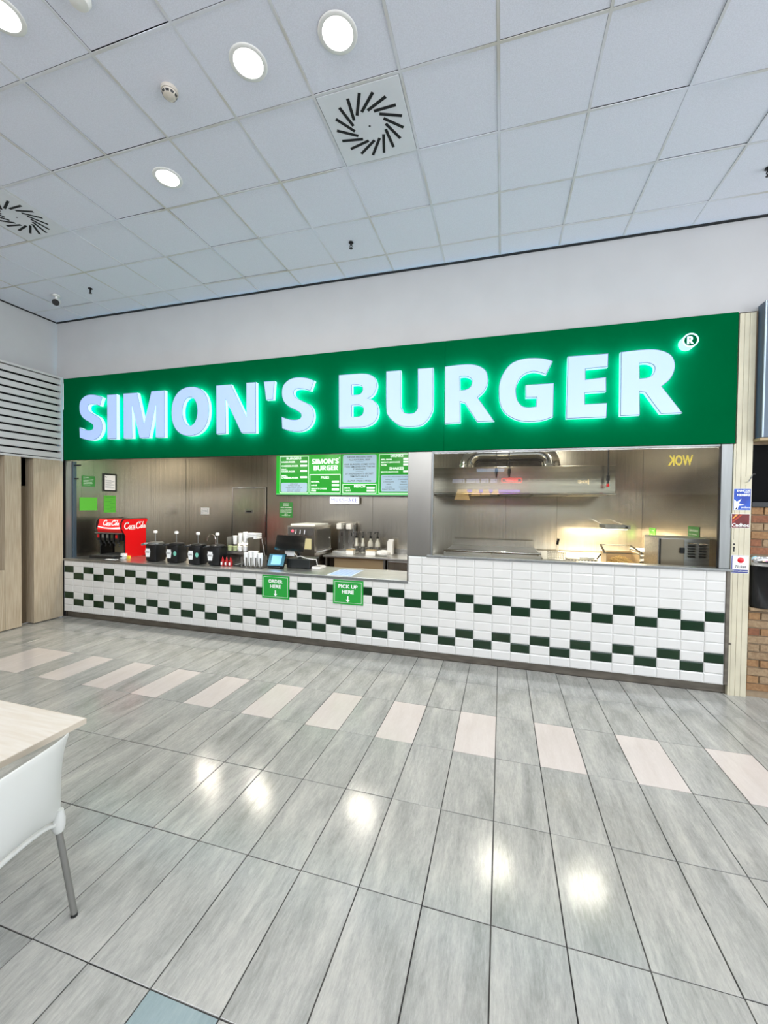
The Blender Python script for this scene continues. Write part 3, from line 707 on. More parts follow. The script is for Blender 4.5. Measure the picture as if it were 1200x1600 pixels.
# ---------------------------------------------------------------- menu screens
m_mgreen = mat('menu_green', srgb(20, 160, 40), .3, emit=.75); m_mdark = mat('menu_dark_green', srgb(8, 140, 30), .3, emit=.7)
m_mwhite = mat('menu_white', srgb(226, 244, 236), .3, emit=.8); m_mpale = mat('menu_pale', srgb(150, 176, 196), .3, emit=.75)
m_mink = mat('menu_grey_ink', srgb(60, 84, 104), .5, emit=.1)
FM = Frame((0, 2.5, 0))
def screen(x0, x1, label):
    t = thing('menu_screen', label, 'screen', ((x0 + x1) / 2, 2.52, 2.35))
    obj('housing', bx(x0 - .005, x1 + .005, 2.505, 2.585, 1.948, 2.757, .003), m_black, t)
    bm = B(); slab(bm, FM, [rect(x0, 1.962, x1, 2.747)], .0, .003, mi=0); slab(bm, FM, [rect(x0, 1.962, x1, 1.985)], .0031, .0036, mi=1); obj('display', bm, [m_mgreen, mat('menu_pale_green', srgb(110, 200, 130), .3, emit=.5)], t)
    return t
def frame_box(bm, x0, z0, x1, z1):
    slab(bm, FM, [rect(x0, z0, x1, z1), rect(x0 + .010, z0 + .010, x1 - .010, z1 - .010)], .0036, .0045, mi=1)
    slab(bm, FM, [rect(x0 + .010, z0 + .010, x1 - .010, z1 - .010)], .003, .0036, mi=0)
def prices(bm, x0, x1, rows):
    for a, b in rows: slab(bm, FM, [rect(x0, a, x1, b)], .0037, .0046, mi=1)
t = screen(2.194, 3.571, 'left menu screen listing burgers and fries on green')
bm = B(); frame_box(bm, 2.273, 1.995, 2.896, 2.712); frame_box(bm, 2.921, 1.995, 3.559, 2.357)
prices(bm, 2.72, 2.862, [(2.585, 2.622), (2.508, 2.545), (2.405, 2.442), (2.285, 2.322)]); prices(bm, 3.385, 3.530, [(2.200, 2.235), (2.132, 2.168), (2.045, 2.085)]); obj('menu_boxes', bm, [m_mdark, m_mwhite], t)
bm = B()
text(bm, FM, 'BURGERS', 2.42, 2.648, 2.74, 2.692, .005, .035, align='F')
for s, a, b, xx in (('HAMBURGER', 2.585, 2.618, 2.61), ('CHEESEBURGER', 2.508, 2.541, 2.68), ('SMALL', 2.438, 2.47, 2.45), ('HAMBURGER', 2.398, 2.43, 2.61), ('SMALL', 2.318, 2.35, 2.45), ('CHEESEBURGER', 2.278, 2.31, 2.68)):
    text(bm, FM, s, 2.31, a, xx, b, .005, .045, align='F')
text(bm, FM, 'FRIES', 3.155, 2.270, 3.325, 2.318, .005, .03, align='F')
for s, a, b, xx in (('NATURAL', 2.200, 2.228, 3.13), ('LARGE', 2.135, 2.163, 3.08), ("SIMON'S CHEESE", 2.070, 2.098, 3.28), ('FRIES', 2.030, 2.058, 3.06)):
    text(bm, FM, s, 2.955, a, xx, b, .005, .04, align='F')
def word(bm, s, x0, x1, z0, z1, h0=.0036, h1=.005):
    adv = {'S': .72, 'I': .36, 'M': 1.20, 'O': 1.02, 'N': 1.02, "'": .32, 'B': .86, 'U': .94, 'R': .86, 'G': .93, 'E': .66}
    tot = sum(adv[c] for c in s); hgt = z1 - z0; k = (x1 - x0) / (tot * hgt); x = x0
    for c in s:
        slab(bm, FM, [[(x + a, z0 + b) for a, b in q] for q in glyph(c, hgt, k)], h0, h1, back=False); x += adv[c] * hgt * k
word(bm, "SIMON'S", 2.965, 3.525, 2.555, 2.650); word(bm, 'BURGER', 3.0, 3.515, 2.428, 2.523)
slab(bm, FM, [circle(3.535, 2.665, .012, .012, 12)], .0036, .005)
obj('lettering', bm, m_mwhite, t, kind='stuff')
bm = B(); slab(bm, FM, [rect(2.305, 2.015, 2.868, 2.198, .03)], .0037, .0046); obj('text_panel', bm, m_mpale, t)
bm = B()
for i, s in enumerate(('CHECK OUR', 'TOPPINGS FOR FREE', 'GRILLED ONIONS - PICKLES', 'ONION - SAUCE - JALAPENOS', 'KETCHUP - MUSTARD')): text(bm, FM, s, 2.34, 2.165 - i * .035, 2.83, 2.184 - i * .035, .0052, .0, align='C')
obj('small_print', bm, m_mink, t, kind='stuff')
t = screen(3.583, 4.96, 'right menu screen with white text panel, merch, drinks and shakes, cut by the steel pier')
bm = B(); frame_box(bm, 3.603, 1.995, 4.267, 2.168); frame_box(bm, 4.313, 1.995, 4.94, 2.712)
prices(bm, 4.08, 4.235, [(2.082, 2.118), (2.030, 2.066)]); prices(bm, 4.77, 4.91, [(2.60, 2.635), (2.55, 2.585), (2.50, 2.535), (2.375, 2.41)]); obj('menu_boxes', bm, [m_mdark, m_mwhite], t)
bm = B(); slab(bm, FM, [rect(3.606, 2.192, 4.265, 2.712, .03)], .0037, .0046); slab(bm, FM, [rect(4.355, 2.03, 4.93, 2.335, .025)], .0037, .0046); obj('text_panel', bm, m_mpale, t)
bm = B()
text(bm, FM, 'MERCH', 3.83, 2.108, 4.05, 2.152, .005, .035, align='F'); text(bm, FM, 'MUG', 3.64, 2.082, 3.75, 2.108, .005, .04, align='F'); text(bm, FM, 'T-SHIRT', 3.64, 2.035, 3.77, 2.064, .005, .04, align='F')
text(bm, FM, 'DRINKS', 4.53, 2.652, 4.77, 2.70, .005, .035, align='F'); text(bm, FM, 'SHAKES', 4.51, 2.425, 4.78, 2.475, .005, .035, align='F')
for s, a, xx in (('REFILL DRINKS', 2.60, 4.56), ("SIMON'S LEMONADES", 2.55, 4.71), ('WATER', 2.50, 4.46), ("SIMON'S MILKSHAKES", 2.375, 4.68)): text(bm, FM, s, 4.35, a, xx, a + .028, .005, .04, align='F')
obj('lettering', bm, m_mwhite, t, kind='stuff')
bm = B()
for s, z, wd in (('NEVER FROZEN 100%', 2.655, .48), ('ALL-NATURAL BEEF', 2.605, .42), ('OUR BURGERS COME WITH', 2.52, .60), ('TWO SMASHED PATTIES AS', 2.474, .60), ('STANDARD', 2.428, .26), ('57 INGREDIENTS SECRET', 2.345, .55), ("SIMON'S SAUCE", 2.298, .36), ('SUPER FRESH FRIES', 2.212, .46)):
    text(bm, FM, s, 3.935 - wd / 2, z, 3.935 + wd / 2, z + .03, .0052, .006, align='F', shear=.1)
for z in (2.58, 2.40, 2.267): slab(bm, FM, [rect(3.86, z, 4.01, z + .004)], .0047, .0052)
text(bm, FM, 'AVAILABLE MILKSHAKE FLAVOURS', 4.38, 2.29, 4.91, 2.31, .0052, .0, align='F')
for i, (s, q) in enumerate((('VANILLA', 'STRAWBERRY'), ('CHOCOLATE', 'PEACH'), ('OREO', 'BANANA'), ('CARAMEL', 'COCONUT'), ('PEANUT BUTTER', 'COOKIE'))):
    z = 2.24 - i * .045; text(bm, FM, s, 4.38, z, 4.62, z + .022, .0052, .004, align='C'); text(bm, FM, q, 4.66, z, 4.9, z + .022, .0052, .004, align='C')
obj('small_print', bm, m_mink, t, kind='stuff')
# milkshake light box
t = thing('milkshake_sign', 'small white glowing MILKSHAKE light box below the menu screens', 'sign', (3.64, 2.5, 1.87))
obj('casing', bx(3.345, 3.93, 2.50, 2.56, 1.797, 1.928, .006), m_white, t)
bm = B(); slab(bm, FM, [rect(3.35, 1.802, 3.925, 1.923, .012)], .0005, .004); obj('lit_face', bm, mat('lightbox_white', srgb(220, 224, 255), .3, emit=1.0), t)
bm = B(); text(bm, FM, 'MILKSHAKE', 3.375, 1.828, 3.90, 1.905, .0055, .0, align='F'); obj('lettering', bm, mat('purple_grey_ink', srgb(96, 92, 150), .4), t)
hk = B(); tube(hk, [(3.45, 2.55, 1.92), (3.45, 2.55, 1.95)], .003, 6); tube(hk, [(3.83, 2.55, 1.92), (3.83, 2.55, 1.95)], .003, 6); obj('hook', hk, m_chrome, t)

# ---------------------------------------------------------------- notices on the kitchen walls
FL = Frame((0.001, 0, 0), (0, 1, 0)); FB = Frame((0, 2.598, 0)); FR = Frame((8.598, 0, 0), (0, -1, 0))
m_g1 = mat('note_dark_green', srgb(50, 132, 56), .5); m_g2 = mat('note_bright_green', srgb(84, 176, 52), .5)
def note(F, a0, b0, a1, b1, m, label, lines=(), name='notice', ink=m_white_ink, cat='notice'):
    t = thing(name, label, cat, F.p((a0 + a1) / 2, (b0 + b1) / 2, .001))
    bm = B(); slab(bm, F, [rect(a0, b0, a1, b1)], .0005, .003); obj('sheet', bm, m, t)
    if lines:
        bm = B()
        for s, x0, z0, x1, z1 in lines:
            text(bm, F, s, a0 + (a1 - a0) * x0, b0 + (b1 - b0) * z0, a0 + (a1 - a0) * x1, b0 + (b1 - b0) * z1, .0035, .02, align='F')
        obj('lettering', bm, ink, t)
    return t
note(FL, .29, 2.03, .51, 2.20, m_g1, 'dark green notice with white text, upper left on the steel side wall',
     [('DEAR GUESTS', .1, .82, .5, .9), ('please order at the till', .1, .66, .85, .74), ('we will call your number', .1, .52, .85, .60), ('when the food is ready', .1, .38, .75, .46), ('enjoy your burger', .1, .24, .8, .32), ('thank you', .1, .1, .6, .18)])
note(FL, .25, 1.64, .545, 1.85, m_g2, 'plain bright green sheet on the steel side wall')
note(FL, .665, 1.60, .885, 1.89, m_g2, 'bright green text sheet below the black framed document',
     [('ALLERGEN INFORMATION', .1, .88, .9, .94), ('gluten', .5, .72, .9, .78), ('milk', .1, .62, .7, .67), ('eggs', .5, .5, .9, .56), ('mustard', .1, .40, .7, .45), ('sesame', .5, .28, .9, .34), ('soya', .1, .18, .7, .23), ('fish', .5, .06, .9, .12)], ink=m_g1)
t = thing('framed_document', 'white document in a black frame on the steel side wall', 'frame', (.01, .77, 2.11))
bm = B(); slab(bm, FL, [rect(.645, 1.96, .895, 2.265), rect(.668, 1.985, .872, 2.24)], .0005, .016); obj('frame', bm, m_black, t)
bm = B(); slab(bm, FL, [rect(.666, 1.983, .874, 2.242)], .0005, .006); obj('document', bm, m_paper, t)
bm = B(); text(bm, FL, 'TV', .68, 2.19, .72, 2.215, .007, .02, align='F')
for i in range(9): slab(bm, FL, [rect(.685, 2.15 - i * .017, .855 if i % 3 else .80, 2.154 - i * .017)], .0061, .0068)
obj('lettering', bm, m_mink, t)
t = note(FB, .33, 1.54, .54, 1.68, m_paper, 'small white framed card on the back wall left of the steel door', name='wall_card')
bm = B(); slab(bm, FB, [rect(.36, 1.565, .51, 1.655), rect(.366, 1.571, .504, 1.649)], .0031, .0036); text(bm, FB, 'NO PASAR', .38, 1.595, .49, 1.625, .0036, .01, align='F'); obj('lettering', bm, m_mink, t)
note(FB, 2.215, 1.51, 2.505, 1.815, m_g1, 'green notice with white text on the back wall below the left menu screen',
     [('SIMON\'S', .28, .86, .72, .93), ('BURGER', .30, .76, .70, .83), ('ORDER YOUR BURGER', .08, .62, .92, .69), ('smashed to order every day', .08, .50, .92, .56), ('fresh fries and real shakes', .08, .42, .92, .48), ('sauces are on the counter', .08, .34, .92, .40), ('ASK US', .38, .20, .62, .26), ('we are happy to help', .18, .10, .82, .16)])
note(FR, -2.25, 1.28, -2.0, 1.50, m_g2, 'bright green sheet on the right side wall near the warming bin', [('FRY TIMES', .2, .8, .8, .88), ('3 min', .2, .55, .5, .62)])
note(FR, -.94, 1.42, -.66, 1.585, m_g1, 'green notice on the right side wall above the louvred steel oven', [('CLEAN AS YOU GO', .1, .65, .9, .8), ('every 30 minutes', .1, .4, .8, .5)])

# ---------------------------------------------------------------- drinks dispenser
def script_logo(F, a0, b0, w, h, m, parent, hgt=.004):
    """flowing script: two words joined by a dash, drawn as pen strokes"""
    st = []
    def arc(cx, cy, rx, ry, t0, t1, n=14, sl=.25): return [(cx + rx * math.cos(math.radians(t0 + (t1 - t0) * i / n)) + sl * ry * math.sin(math.radians(t0 + (t1 - t0) * i / n)), cy + ry * math.sin(math.radians(t0 + (t1 - t0) * i / n))) for i in range(n + 1)]
    def bigC(x): return arc(x + .85, .5, .62, .52, 40, 330, 20), arc(x + .95, .93, .22, .14, -60, 200, 10)
    def o_(x): return arc(x, .26, .20, .24, 60, 420)
    for s in bigC(-.1): st.append((s, .10))
    st.append(([(1.1, .1), (1.5, -.12), (2.4, -.2), (3.1, -.08)], .05))
    st.append((o_(1.55), .08)); st.append((arc(2.12, .26, .2, .24, 60, 320), .08)); st.append((o_(2.62), .08)); st.append(([(2.95, .5), (2.84, .12), (2.92, .02), (3.1, .1)], .08))
    st.append(([(3.15, .25), (3.42, .27)], .05))
    for s in bigC(3.15): st.append((s, .10))
    st.append(([(4.2, .95), (4.6, 1.1), (5.1, 1.0), (5.6, 1.15)], .06))
    st.append((o_(4.86), .08)); st.append(([(5.35, .98), (5.16, .3), (5.18, .05), (5.35, .06)], .09)); st.append((o_(5.72), .08)); st.append(([(6.05, .5), (5.94, .12), (6.02, .02), (6.2, .12)], .08))
    bm = B(); sx, sz = w / 6.3, h / 1.35
    for pts, r in st:
        n = len(pts); Lf, Rt = [], []
        for i, p in enumerate(pts):
            q0, q1 = Vector(pts[max(i - 1, 0)]), Vector(pts[min(i + 1, n - 1)]); d = (q1 - q0).normalized(); nn = Vector((-d.y, d.x)) * r * (.6 + .6 * abs(d.y))
            if i in (0, n - 1): nn *= .6
            Lf.append((a0 + (p[0] + nn.x) * sx, b0 + (p[1] + .2 + nn.y) * sz)); Rt.append((a0 + (p[0] - nn.x) * sx, b0 + (p[1] + .2 - nn.y) * sz))
        va = [bm.verts.new(F.p(a, b, hgt)) for a, b in Lf]; vb = [bm.verts.new(F.p(a, b, hgt)) for a, b in Rt]
        for i in range(n - 1): bm.faces.new((va[i], va[i + 1], vb[i + 1], vb[i]))
    return obj('lettering', bm, m, parent)
DX0, DX1, DY0, DY1, DZ = .29, .80, .36, .76, .907
t = thing('drinks_dispenser', 'red soft drinks dispenser with lit header and white script lettering', 'drinks dispenser', ((DX0 + DX1) / 2, .55, DZ))
side = [(DY0, DZ), (DY1, DZ), (DY1, 1.44), (DY1 + .035, 1.50), (DY1 + .0, 1.525), (DY0 - .025, 1.518), (DY0 - .06, 1.47), (DY0 - .07, 1.38), (DY0 + .0, 1.262)]
for nm, xx in (('side_panel', DX1), ('side_panel', DX0 + .02)):
    Fs = Frame((xx, 0, 0), (0, 1, 0)); bm = B(); slab(bm, Fs, [side], -.02, 0); o = obj(nm, bm, m_black, t)
    if xx == DX1:
        bm = B(); slab(bm, Fs, [[(a + (.008 if a < .5 else -.008), b + (-.008 if b > 1.2 else 0)) for a, b in side]], .0002, .004); obj('red_face', bm, m_red, o)
        script_logo(Fs, .345, 1.345, .41, .125, m_white_ink, o, .006)
obj('back_body', bx(DX0 + .021, DX1 - .021, .60, DY1, DZ, 1.515, .003), m_black, t)
obj('splash_plate', bx(DX0 + .04, DX1 - .03, .585, .598, .95, 1.25), mat('splash_beige', srgb(168, 156, 124), .35, metal=.6), t)
hb = B(); slab(hb, Frame((DX0 + .021, 0, 0), (0, 1, 0)), [[(DY0 - .02, 1.512), (.60, 1.512), (.60, 1.30), (DY0 - .05, 1.30), (DY0 - .06, 1.345)]], 0, DX1 - DX0 - .042)
hd_ = obj('header', hb, m_red, t)
o3 = Vector((DX0 + .021, DY0 - .0605, 1.345)); v3 = Vector((0, .04, .167)); Fh = Frame(o3, (1, 0, 0), v3.normalized())
bm = B(); slab(bm, Fh, [rect(.003, .004, DX1 - DX0 - .045, .168)], .001, .004); obj('lit_panel', bm, mat('lit_red', srgb(232, 40, 40), .3, emit=.75), hd_)
script_logo(Fh, .10, .058, .33, .10, mat('lit_white', srgb(255, 240, 240), .3, emit=.8), hd_, .0055)
bm = B(); slab(bm, Fh, [smooth_loop([(.004, .052, 1), (.15, .034), (.3, .030), (.462, .045, 1), (.462, .016, 1), (.3, .012), (.15, .018), (.004, .036, 1)])], .004, .005); obj('swoosh', bm, MATS['lit_white'], hd_)
obj('valve_shelf', bx(DX0 - .02, DX1 - .022, DY0 - .075, DY0 - .0, 1.285, 1.298, .002), m_alu, t)
obj('valve_block', bx(DX0 + .025, DX1 - .03, DY0 - .03, .50, 1.17, 1.284, .004), m_black, t)
for k in range(5):
    x = DX0 + .055 + k * .092; bm = B(); box(bm, x - .03, x + .03, DY0 - .07, DY0 - .031, 1.17, 1.28, .006); v = obj('valve', bm, m_black, t)
    bm = B(); box(bm, x - .02, x + .02, DY0 - .074, DY0 - .0705, 1.215, 1.268, .002); obj('brand_plate', bm, [m_red, m_alu, m_alu, mat('olive_plate', srgb(60, 70, 40), .4), m_red][k], v)
    bm = B(); lathe(bm, [(.014, 1.169), (.014, 1.14), (.009, 1.125)], (x, DY0 - .04, 0), seg=12); tube(bm, [(x, DY0 - .03, 1.165), (x, DY0 - .015, 1.10), (x, DY0 - .03, 1.08)], .006, 6); obj('nozzle', bm, m_black, v)
bm = B(); box(bm, DX0 + .0, DX1 - .022, .18, .58, DZ + .0, DZ + .035, .004)
o = obj('drip_tray', bm, m_black, t)
for k in range(10): obj('grille_bar', bx(DX0 + .03 + k * .045, DX0 + .045 + k * .045, .20, .56, DZ + .0355, DZ + .04), m_alu, o)
t = thing('sugar_sachets', 'small pile of white paper sachets beside the red drinks dispenser', 'sachet', (.86, .26, .907))
for k, (dx, dy, dz, a) in enumerate(((0, 0, .0, .2), (.01, .03, .02, -.3), (.02, -.01, .042, .5), (0, .01, .062, .1))):
    obj('sachet', bx(.84 + dx, .92 + dx, .24 + dy, .29 + dy, .908 + dz, .925 + dz, .004), m_paper, t)
tag(obj('paper_napkin', bx(.70, .90, .10, .165, .9065, .9085), m_paper), 'flat white paper lying on the steel counter before the dispenser', 'paper')
tag(obj('yellow_packet', bx(.935, .975, .27, .31, .907, .955, .006), mat('yellow_card', srgb(220, 190, 60), .5)), 'little yellow packet beside the red dispenser', 'packet')

# ---------------------------------------------------------------- sauce pumps
def pump(x, y, label, sticker_=True, top='black'):
    t = thing('sauce_pump', label, 'sauce dispenser', (x, y, .9065), 'black sauce pump tubs on the counter')
    bm = B(); box(bm, x - .098, x + .098, y - .098, y + .098, .907, 1.165, .03); o = obj('tub', bm, m_black, t, smooth=True)
    lid = B(); lathe(lid, [(.098, 1.150), (.106, 1.160), (.106, 1.182), (.085, 1.192), (.03, 1.200), (0, 1.201)], (x, y, 0), seg=28); obj('lid', lid, m_black if top == 'black' else m_alu, t, smooth=True)
    bm = B(); tube(bm, [(x - .01, y, 1.19), (x - .01, y, 1.325)], .006, 8); st = obj('plunger', bm, m_alu, t)
    obj('knob', lathe(B(), [(.0, 1.366), (.022, 1.362), (.028, 1.350), (.026, 1.326), (0, 1.322)], (x - .01, y, 0), seg=16), m_white, st, smooth=True)
    bm = B(); tube(bm, [(x - .05, y - .03, 1.17), (x - .12, y - .09, 1.165), (x - .165, y - .10, 1.150)], [.022, .018, .014], 10); obj('spout', bm, m_alu if top != 'black' else m_black, t)
    F = Frame((x - .052, y - .0985, 0), (1, 0, 0))
    bm = B(); slab(bm, F, [[(-.040, 1.10), (.040, 1.10), (.034, 1.085), (.046, 1.06), (.032, .975), (-.032, .975), (-.046, 1.06), (-.034, 1.085)]], .0005, .003); lb = obj('label', bm, m_paper, t)
    bm = B(); text(bm, F, 'HEINZ', -.033, 1.035, .033, 1.057, .0036, .02, align='F'); obj('lettering', bm, m_black, lb)
    if sticker_:
        bm = B(); slab(bm, Frame((x + .055, y - .0985, 0)), [circle(0, 1.045, .026, .034, 20)], .0005, .0025); obj('round_sticker', bm, mat('mint_sticker', srgb(120, 196, 176), .5), t)
pump(1.50, .27, 'black sauce pump tub with steel lid and spout, nearest the red dispenser', False, 'steel')
pump(1.885, .27, 'black sauce pump tub with a mint sticker, second from the red dispenser')
pump(2.285, .25, 'black sauce pump tub with a mint sticker, third from the red dispenser')
pump(2.60, .27, 'black sauce pump tub touching the steel cup and lid organiser', False)
for k, x in enumerate((1.70, 2.09, 2.45)):
    t = thing('white_tub', ('small beige food tub in the gap right of the first sauce pump', 'small white food tub in the gap between the middle sauce pumps', 'small white food tub in the gap left of the last sauce pump')[k], 'tub', (x, .46, .9065), 'white tubs behind the sauce pumps')
    bm = B(); box(bm, x - .075, x + .075, .40, .52, .907, 1.0, .008); obj('tub', bm, m_beige if k == 0 else m_white, t)
    bm = B(); box(bm, x - .08, x + .08, .395, .525, 1.0, 1.012, .004); obj('lid', bm, m_white, t)
t = thing('swan_neck_tap', 'steel swan neck tap behind the sauce pumps', 'tap', (1.62, 1.6, 0))
obj('basin_unit', bx(1.3, 2.0, 1.35, 2.0, .004, .9, .004), m_steelp, t)
bm = B(); tube(bm, [(1.50, 1.6, .90), (1.50, 1.6, 1.12)] + [(1.41 + .09 * math.cos(a), 1.6, 1.12 + .09 * math.sin(a)) for a in [math.pi * k / 8 for k in range(1, 9)]] + [(1.32, 1.6, 1.08)], .013, 10); obj('spout', bm, m_chrome, t, smooth=True)

# ---------------------------------------------------------------- cup and lid organiser
t = thing('lid_organiser', 'steel counter organiser holding cups, lids and napkins', 'organiser', (2.88, .45, .9065))
bm = B(); slab(bm, Frame((2.705, 0, 0), (0, 1, 0)), [[(.33, 1.10), (.36, 1.10), (.58, 1.24), (.58, 1.30), (.62, 1.30), (.62, .91), (.60, .91), (.60, 1.06), (.33, 1.06)]], 0, .34); obj('body', bm, m_steelp, t)
for a in (2.7, 3.045): obj('end_plate', bx(a, a + .006, .33, .62, .908, 1.30, .001), m_steelp, t)
for i in range(4):
    x = 2.735 + i * .085; bm = B(); lathe(bm, [(.028, 1.105), (.034, 1.17), (.036, 1.172), (.0, 1.172)], (x, .36, 0), seg=14)
    obj('cup', bm, mat('lime_cup', srgb(176, 188, 140), .5) if i < 2 else m_paper, t, smooth=True)
for i, (x, z, h) in enumerate(((2.74, 1.19, .12), (2.83, 1.20, .15), (2.91, 1.21, .16))):
    bm = B(); lathe(bm, [(.026, z), (.034, z + h), (.036, z + h + .002), (0, z + h + .002)], (x, .47, 0), seg=14); obj('cup', bm, m_paper, t, smooth=True)
for k in range(3): obj('napkin_stack', bx(2.90, 3.10, .46, .60, 1.275 + k * .027, 1.298 + k * .027, .006), m_paper, t)
obj('brace', tube(B(), [(3.10, .60, 1.27), (3.17, .60, .93)], .006, 6), m_steelp, t)
kb0 = None
KL = ['small red ketchup squeeze bottle beside the last sauce pump, leftmost of three', 'small red ketchup squeeze bottle, middle one of three', 'small red ketchup squeeze bottle, rightmost of three']
for k, x in enumerate((2.735, 2.80, 2.865)):
    if kb0 is None:
        kb0 = thing('ketchup_bottle', KL[0], 'bottle', (x, .20, .9065), 'small ketchup bottles on the counter')
        obj('body', lathe(B(), [(.0, .907), (.026, .908), (.027, .97), (.020, .99), (.010, 1.0)], (x, .20, 0), seg=16), mat('ketchup_red', srgb(150, 14, 16), .25), kb0, smooth=True)
        obj('nozzle', lathe(B(), [(.012, .998), (.012, 1.006), (.004, 1.035), (0, 1.036)], (x, .20, 0), seg=12), m_red, kb0, smooth=True)
        F = Frame((x, .1725, 0)); bm = B(); slab(bm, F, [rect(-.012, .925, .012, .965)], .0, .002); obj('label', bm, m_paper, kb0)
    else: dup(kb0, (x, .20, .9065), KL[k])
t = thing('utensil_tray', 'low tray of dark wrapped cutlery beside the cup holder', 'tray', (2.93, .33, .9065))
obj('tray', bx(2.905, 3.04, .2, .315, .907, .925, .003), m_black, t)
for k in range(6): obj('cutlery', tube(B(), [(2.915 + k * .012, .21, .93), (2.965 + k * .01, .31, .945 + k * .004)], .004, 6), m_alu, t)
t = thing('cup_holder', 'slotted steel holder with stacks of white paper cups', 'cup holder', (3.14, .35, .9065))
obj('base', bx(3.07, 3.38, .14, .30, .907, .915, .002), m_steelp, t)
for k in range(5): obj('upright', bx(3.072 + k * .073, 3.090 + k * .073, .14, .152, .915, 1.05, .002), m_steelp, t)
obj('back_plate', bx(3.07, 3.38, .288, .298, .915, 1.07, .002), m_steelp, t)
def cups(x, y, n, label):
    q = thing('paper_cup_stack', label, 'cups', (x, y, .915), 'stacks of white paper cups')
    for i in range(n):
        z = .93 + i * .026
        bm = B(); lathe(bm, [(.0, z), (.023, z), (.034, z + .09), (.037, z + .092), (.037, z + .098), (.033, z + .098), (.03, z + .09), (0, z + .085)], (x, y, 0), seg=16); obj('cup', bm, m_paper, q, smooth=True)
for k in range(4):
    cups(3.117 + k * .073, .20, 4 + (k in (1, 2)), 'stack of white paper cups in the slotted holder, ' + ('leftmost of four', 'second from the left', 'third from the left', 'rightmost of four')[k])

# ---------------------------------------------------------------- till
t = thing('cash_register', 'black till with a tilted screen seen from behind', 'till', (3.75, .45, .9065))
obj('cash_drawer', bx(3.645, 4.0, .36, .66, .907, 1.035, .012), mat('drawer_black', srgb(22, 27, 27), .35), t)
bm = B(); tube(bm, [(3.78, .50, 1.03), (3.78, .48, 1.10), (3.74, .44, 1.20)], [.04, .03, .03], 10); obj('neck', bm, m_black, t)
obj('cable', tube(B(), [(3.72, .45, 1.10), (3.80, .38, 1.06), (3.86, .36, 1.075), (3.93, .37, 1.05), (3.998, .40, 1.035)], .006, 8), m_white, t)
q = Frame((3.50, .37, 1.355), Vector((.395, .05, -.01)).normalized(), Vector((-.06, .16, .165)).normalized())
bm = B(); slab(bm, q, [rect(-.01, -.26, .40, .0, .008)], -.02, 0); sc = obj('screen', bm, m_blackg, t)
bm = B(); slab(bm, q, [rect(0, -.25, .39, -.01, .004)], -.024, -.0205); obj('screen_face', bm, mat('screen_dark', srgb(40, 46, 52), .2), sc)
t = thing('receipt_printer', 'small black receipt printer left of the till', 'printer', (3.38, .42, .9065))
obj('body', bx(3.30, 3.50, .34, .54, .907, 1.005, .014), m_black, t)
obj('paper_slot', bx(3.33, 3.47, .42, .44, 1.0055, 1.009), m_alu, t)
t = thing('card_terminal', 'black tablet terminal with a lit blue code screen facing the customer', 'card terminal', (3.55, .28, .9065))
obj('base', bx(3.44, 3.63, .22, .33, .907, .93, .008), m_black, t)
bm = B(); slab(bm, Frame((3.44, 0, 0), (0, 1, 0)), [[(.24, .93), (.325, .93), (.325, 1.05)]], 0, .18); obj('stand', bm, m_black, t)
q = Frame((3.42, .215, .935), Vector((1, .12, 0)).normalized(), Vector((-.06, .5, .86)).normalized())
bm = B(); slab(bm, q, [rect(0, 0, .25, .19, .01)], -.018, 0); o = obj('tablet', bm, m_blackg, t)
bm = B(); slab(bm, q, [rect(.01, .012, .24, .18)], .0005, .0012); obj('display', bm, mat('tablet_teal', srgb(52, 100, 116), .2, emit=.5), o)
bm = B(); slab(bm, q, [rect(.055, .03, .195, .165)], .0014, .0018); obj('display_panel', bm, mat('tablet_blue', srgb(120, 176, 240), .2, emit=.8), o)
obj('receipt_paper', bx(3.62, 3.76, .36, .367, 1.07, 1.155), m_paper, t)
t = thing('card_reader', 'small white card reader on a cable right of the till', 'card reader', (4.08, .45, .9065))
obj('body', bx(4.02, 4.15, .36, .56, .907, .94, .012), m_white, t)
obj('keypad', bx(4.035, 4.135, .38, .46, .9405, .945, .003), mat('keypad_grey', srgb(150, 150, 150), .5), t)
obj('cable', tube(B(), [(4.0, .40, 1.035), (4.06, .43, 1.03), (4.075, .44, .945)], .006, 8), m_white, t)
t = thing('counter_flyers', 'row of overlapping white and blue printed sheets on the steel counter', 'paper', (4.55, .3, .9065))
obj('sheet', bx(4.40, 4.72, .03, .50, .9065, .909), mat('pale_blue_paper', srgb(206, 220, 238), .5), t)
for k in range(14): obj('printed_stripe', bx(4.425 + k * .0205, 4.425 + k * .0205 + (.008 if k % 3 else .012), .05, .48, .9093, .9098), mat('blue_print_line', srgb(112, 150, 205), .5), t)

# ---------------------------------------------------------------- back line, left side
t = thing('shake_machine', 'stainless steel machine with red lamp and white top tray', 'kitchen machine', (3.21, 1.9, 0))
obj('stand', bx(2.95, 3.47, 1.62, 2.25, .004, .80, .004), m_steelp, t)
obj('body', bx(2.95, 3.47, 1.60, 2.28, .803, 1.41, .006), m_steel, t)
obj('control_panel', bx(2.975, 3.45, 1.588, 1.599, 1.255, 1.385, .003), mat('panel_grey', srgb(96, 94, 92), .35, metal=.5), t)
bm = B(); lathe(bm, [(0, -.012), (.018, -.008), (.022, 0)], (3.06, 1.588, 1.325), 'Y', 14); obj('red_lamp', bm, mat('lamp_red', (1, .05, .08), .3, emit=3), t)
for x in (3.14, 3.22, 3.30): obj('tap_lever', tube(B(), [(x, 1.57, 1.35), (x, 1.555, 1.28), (x, 1.58, 1.22)], .009, 8), m_chrome, t)
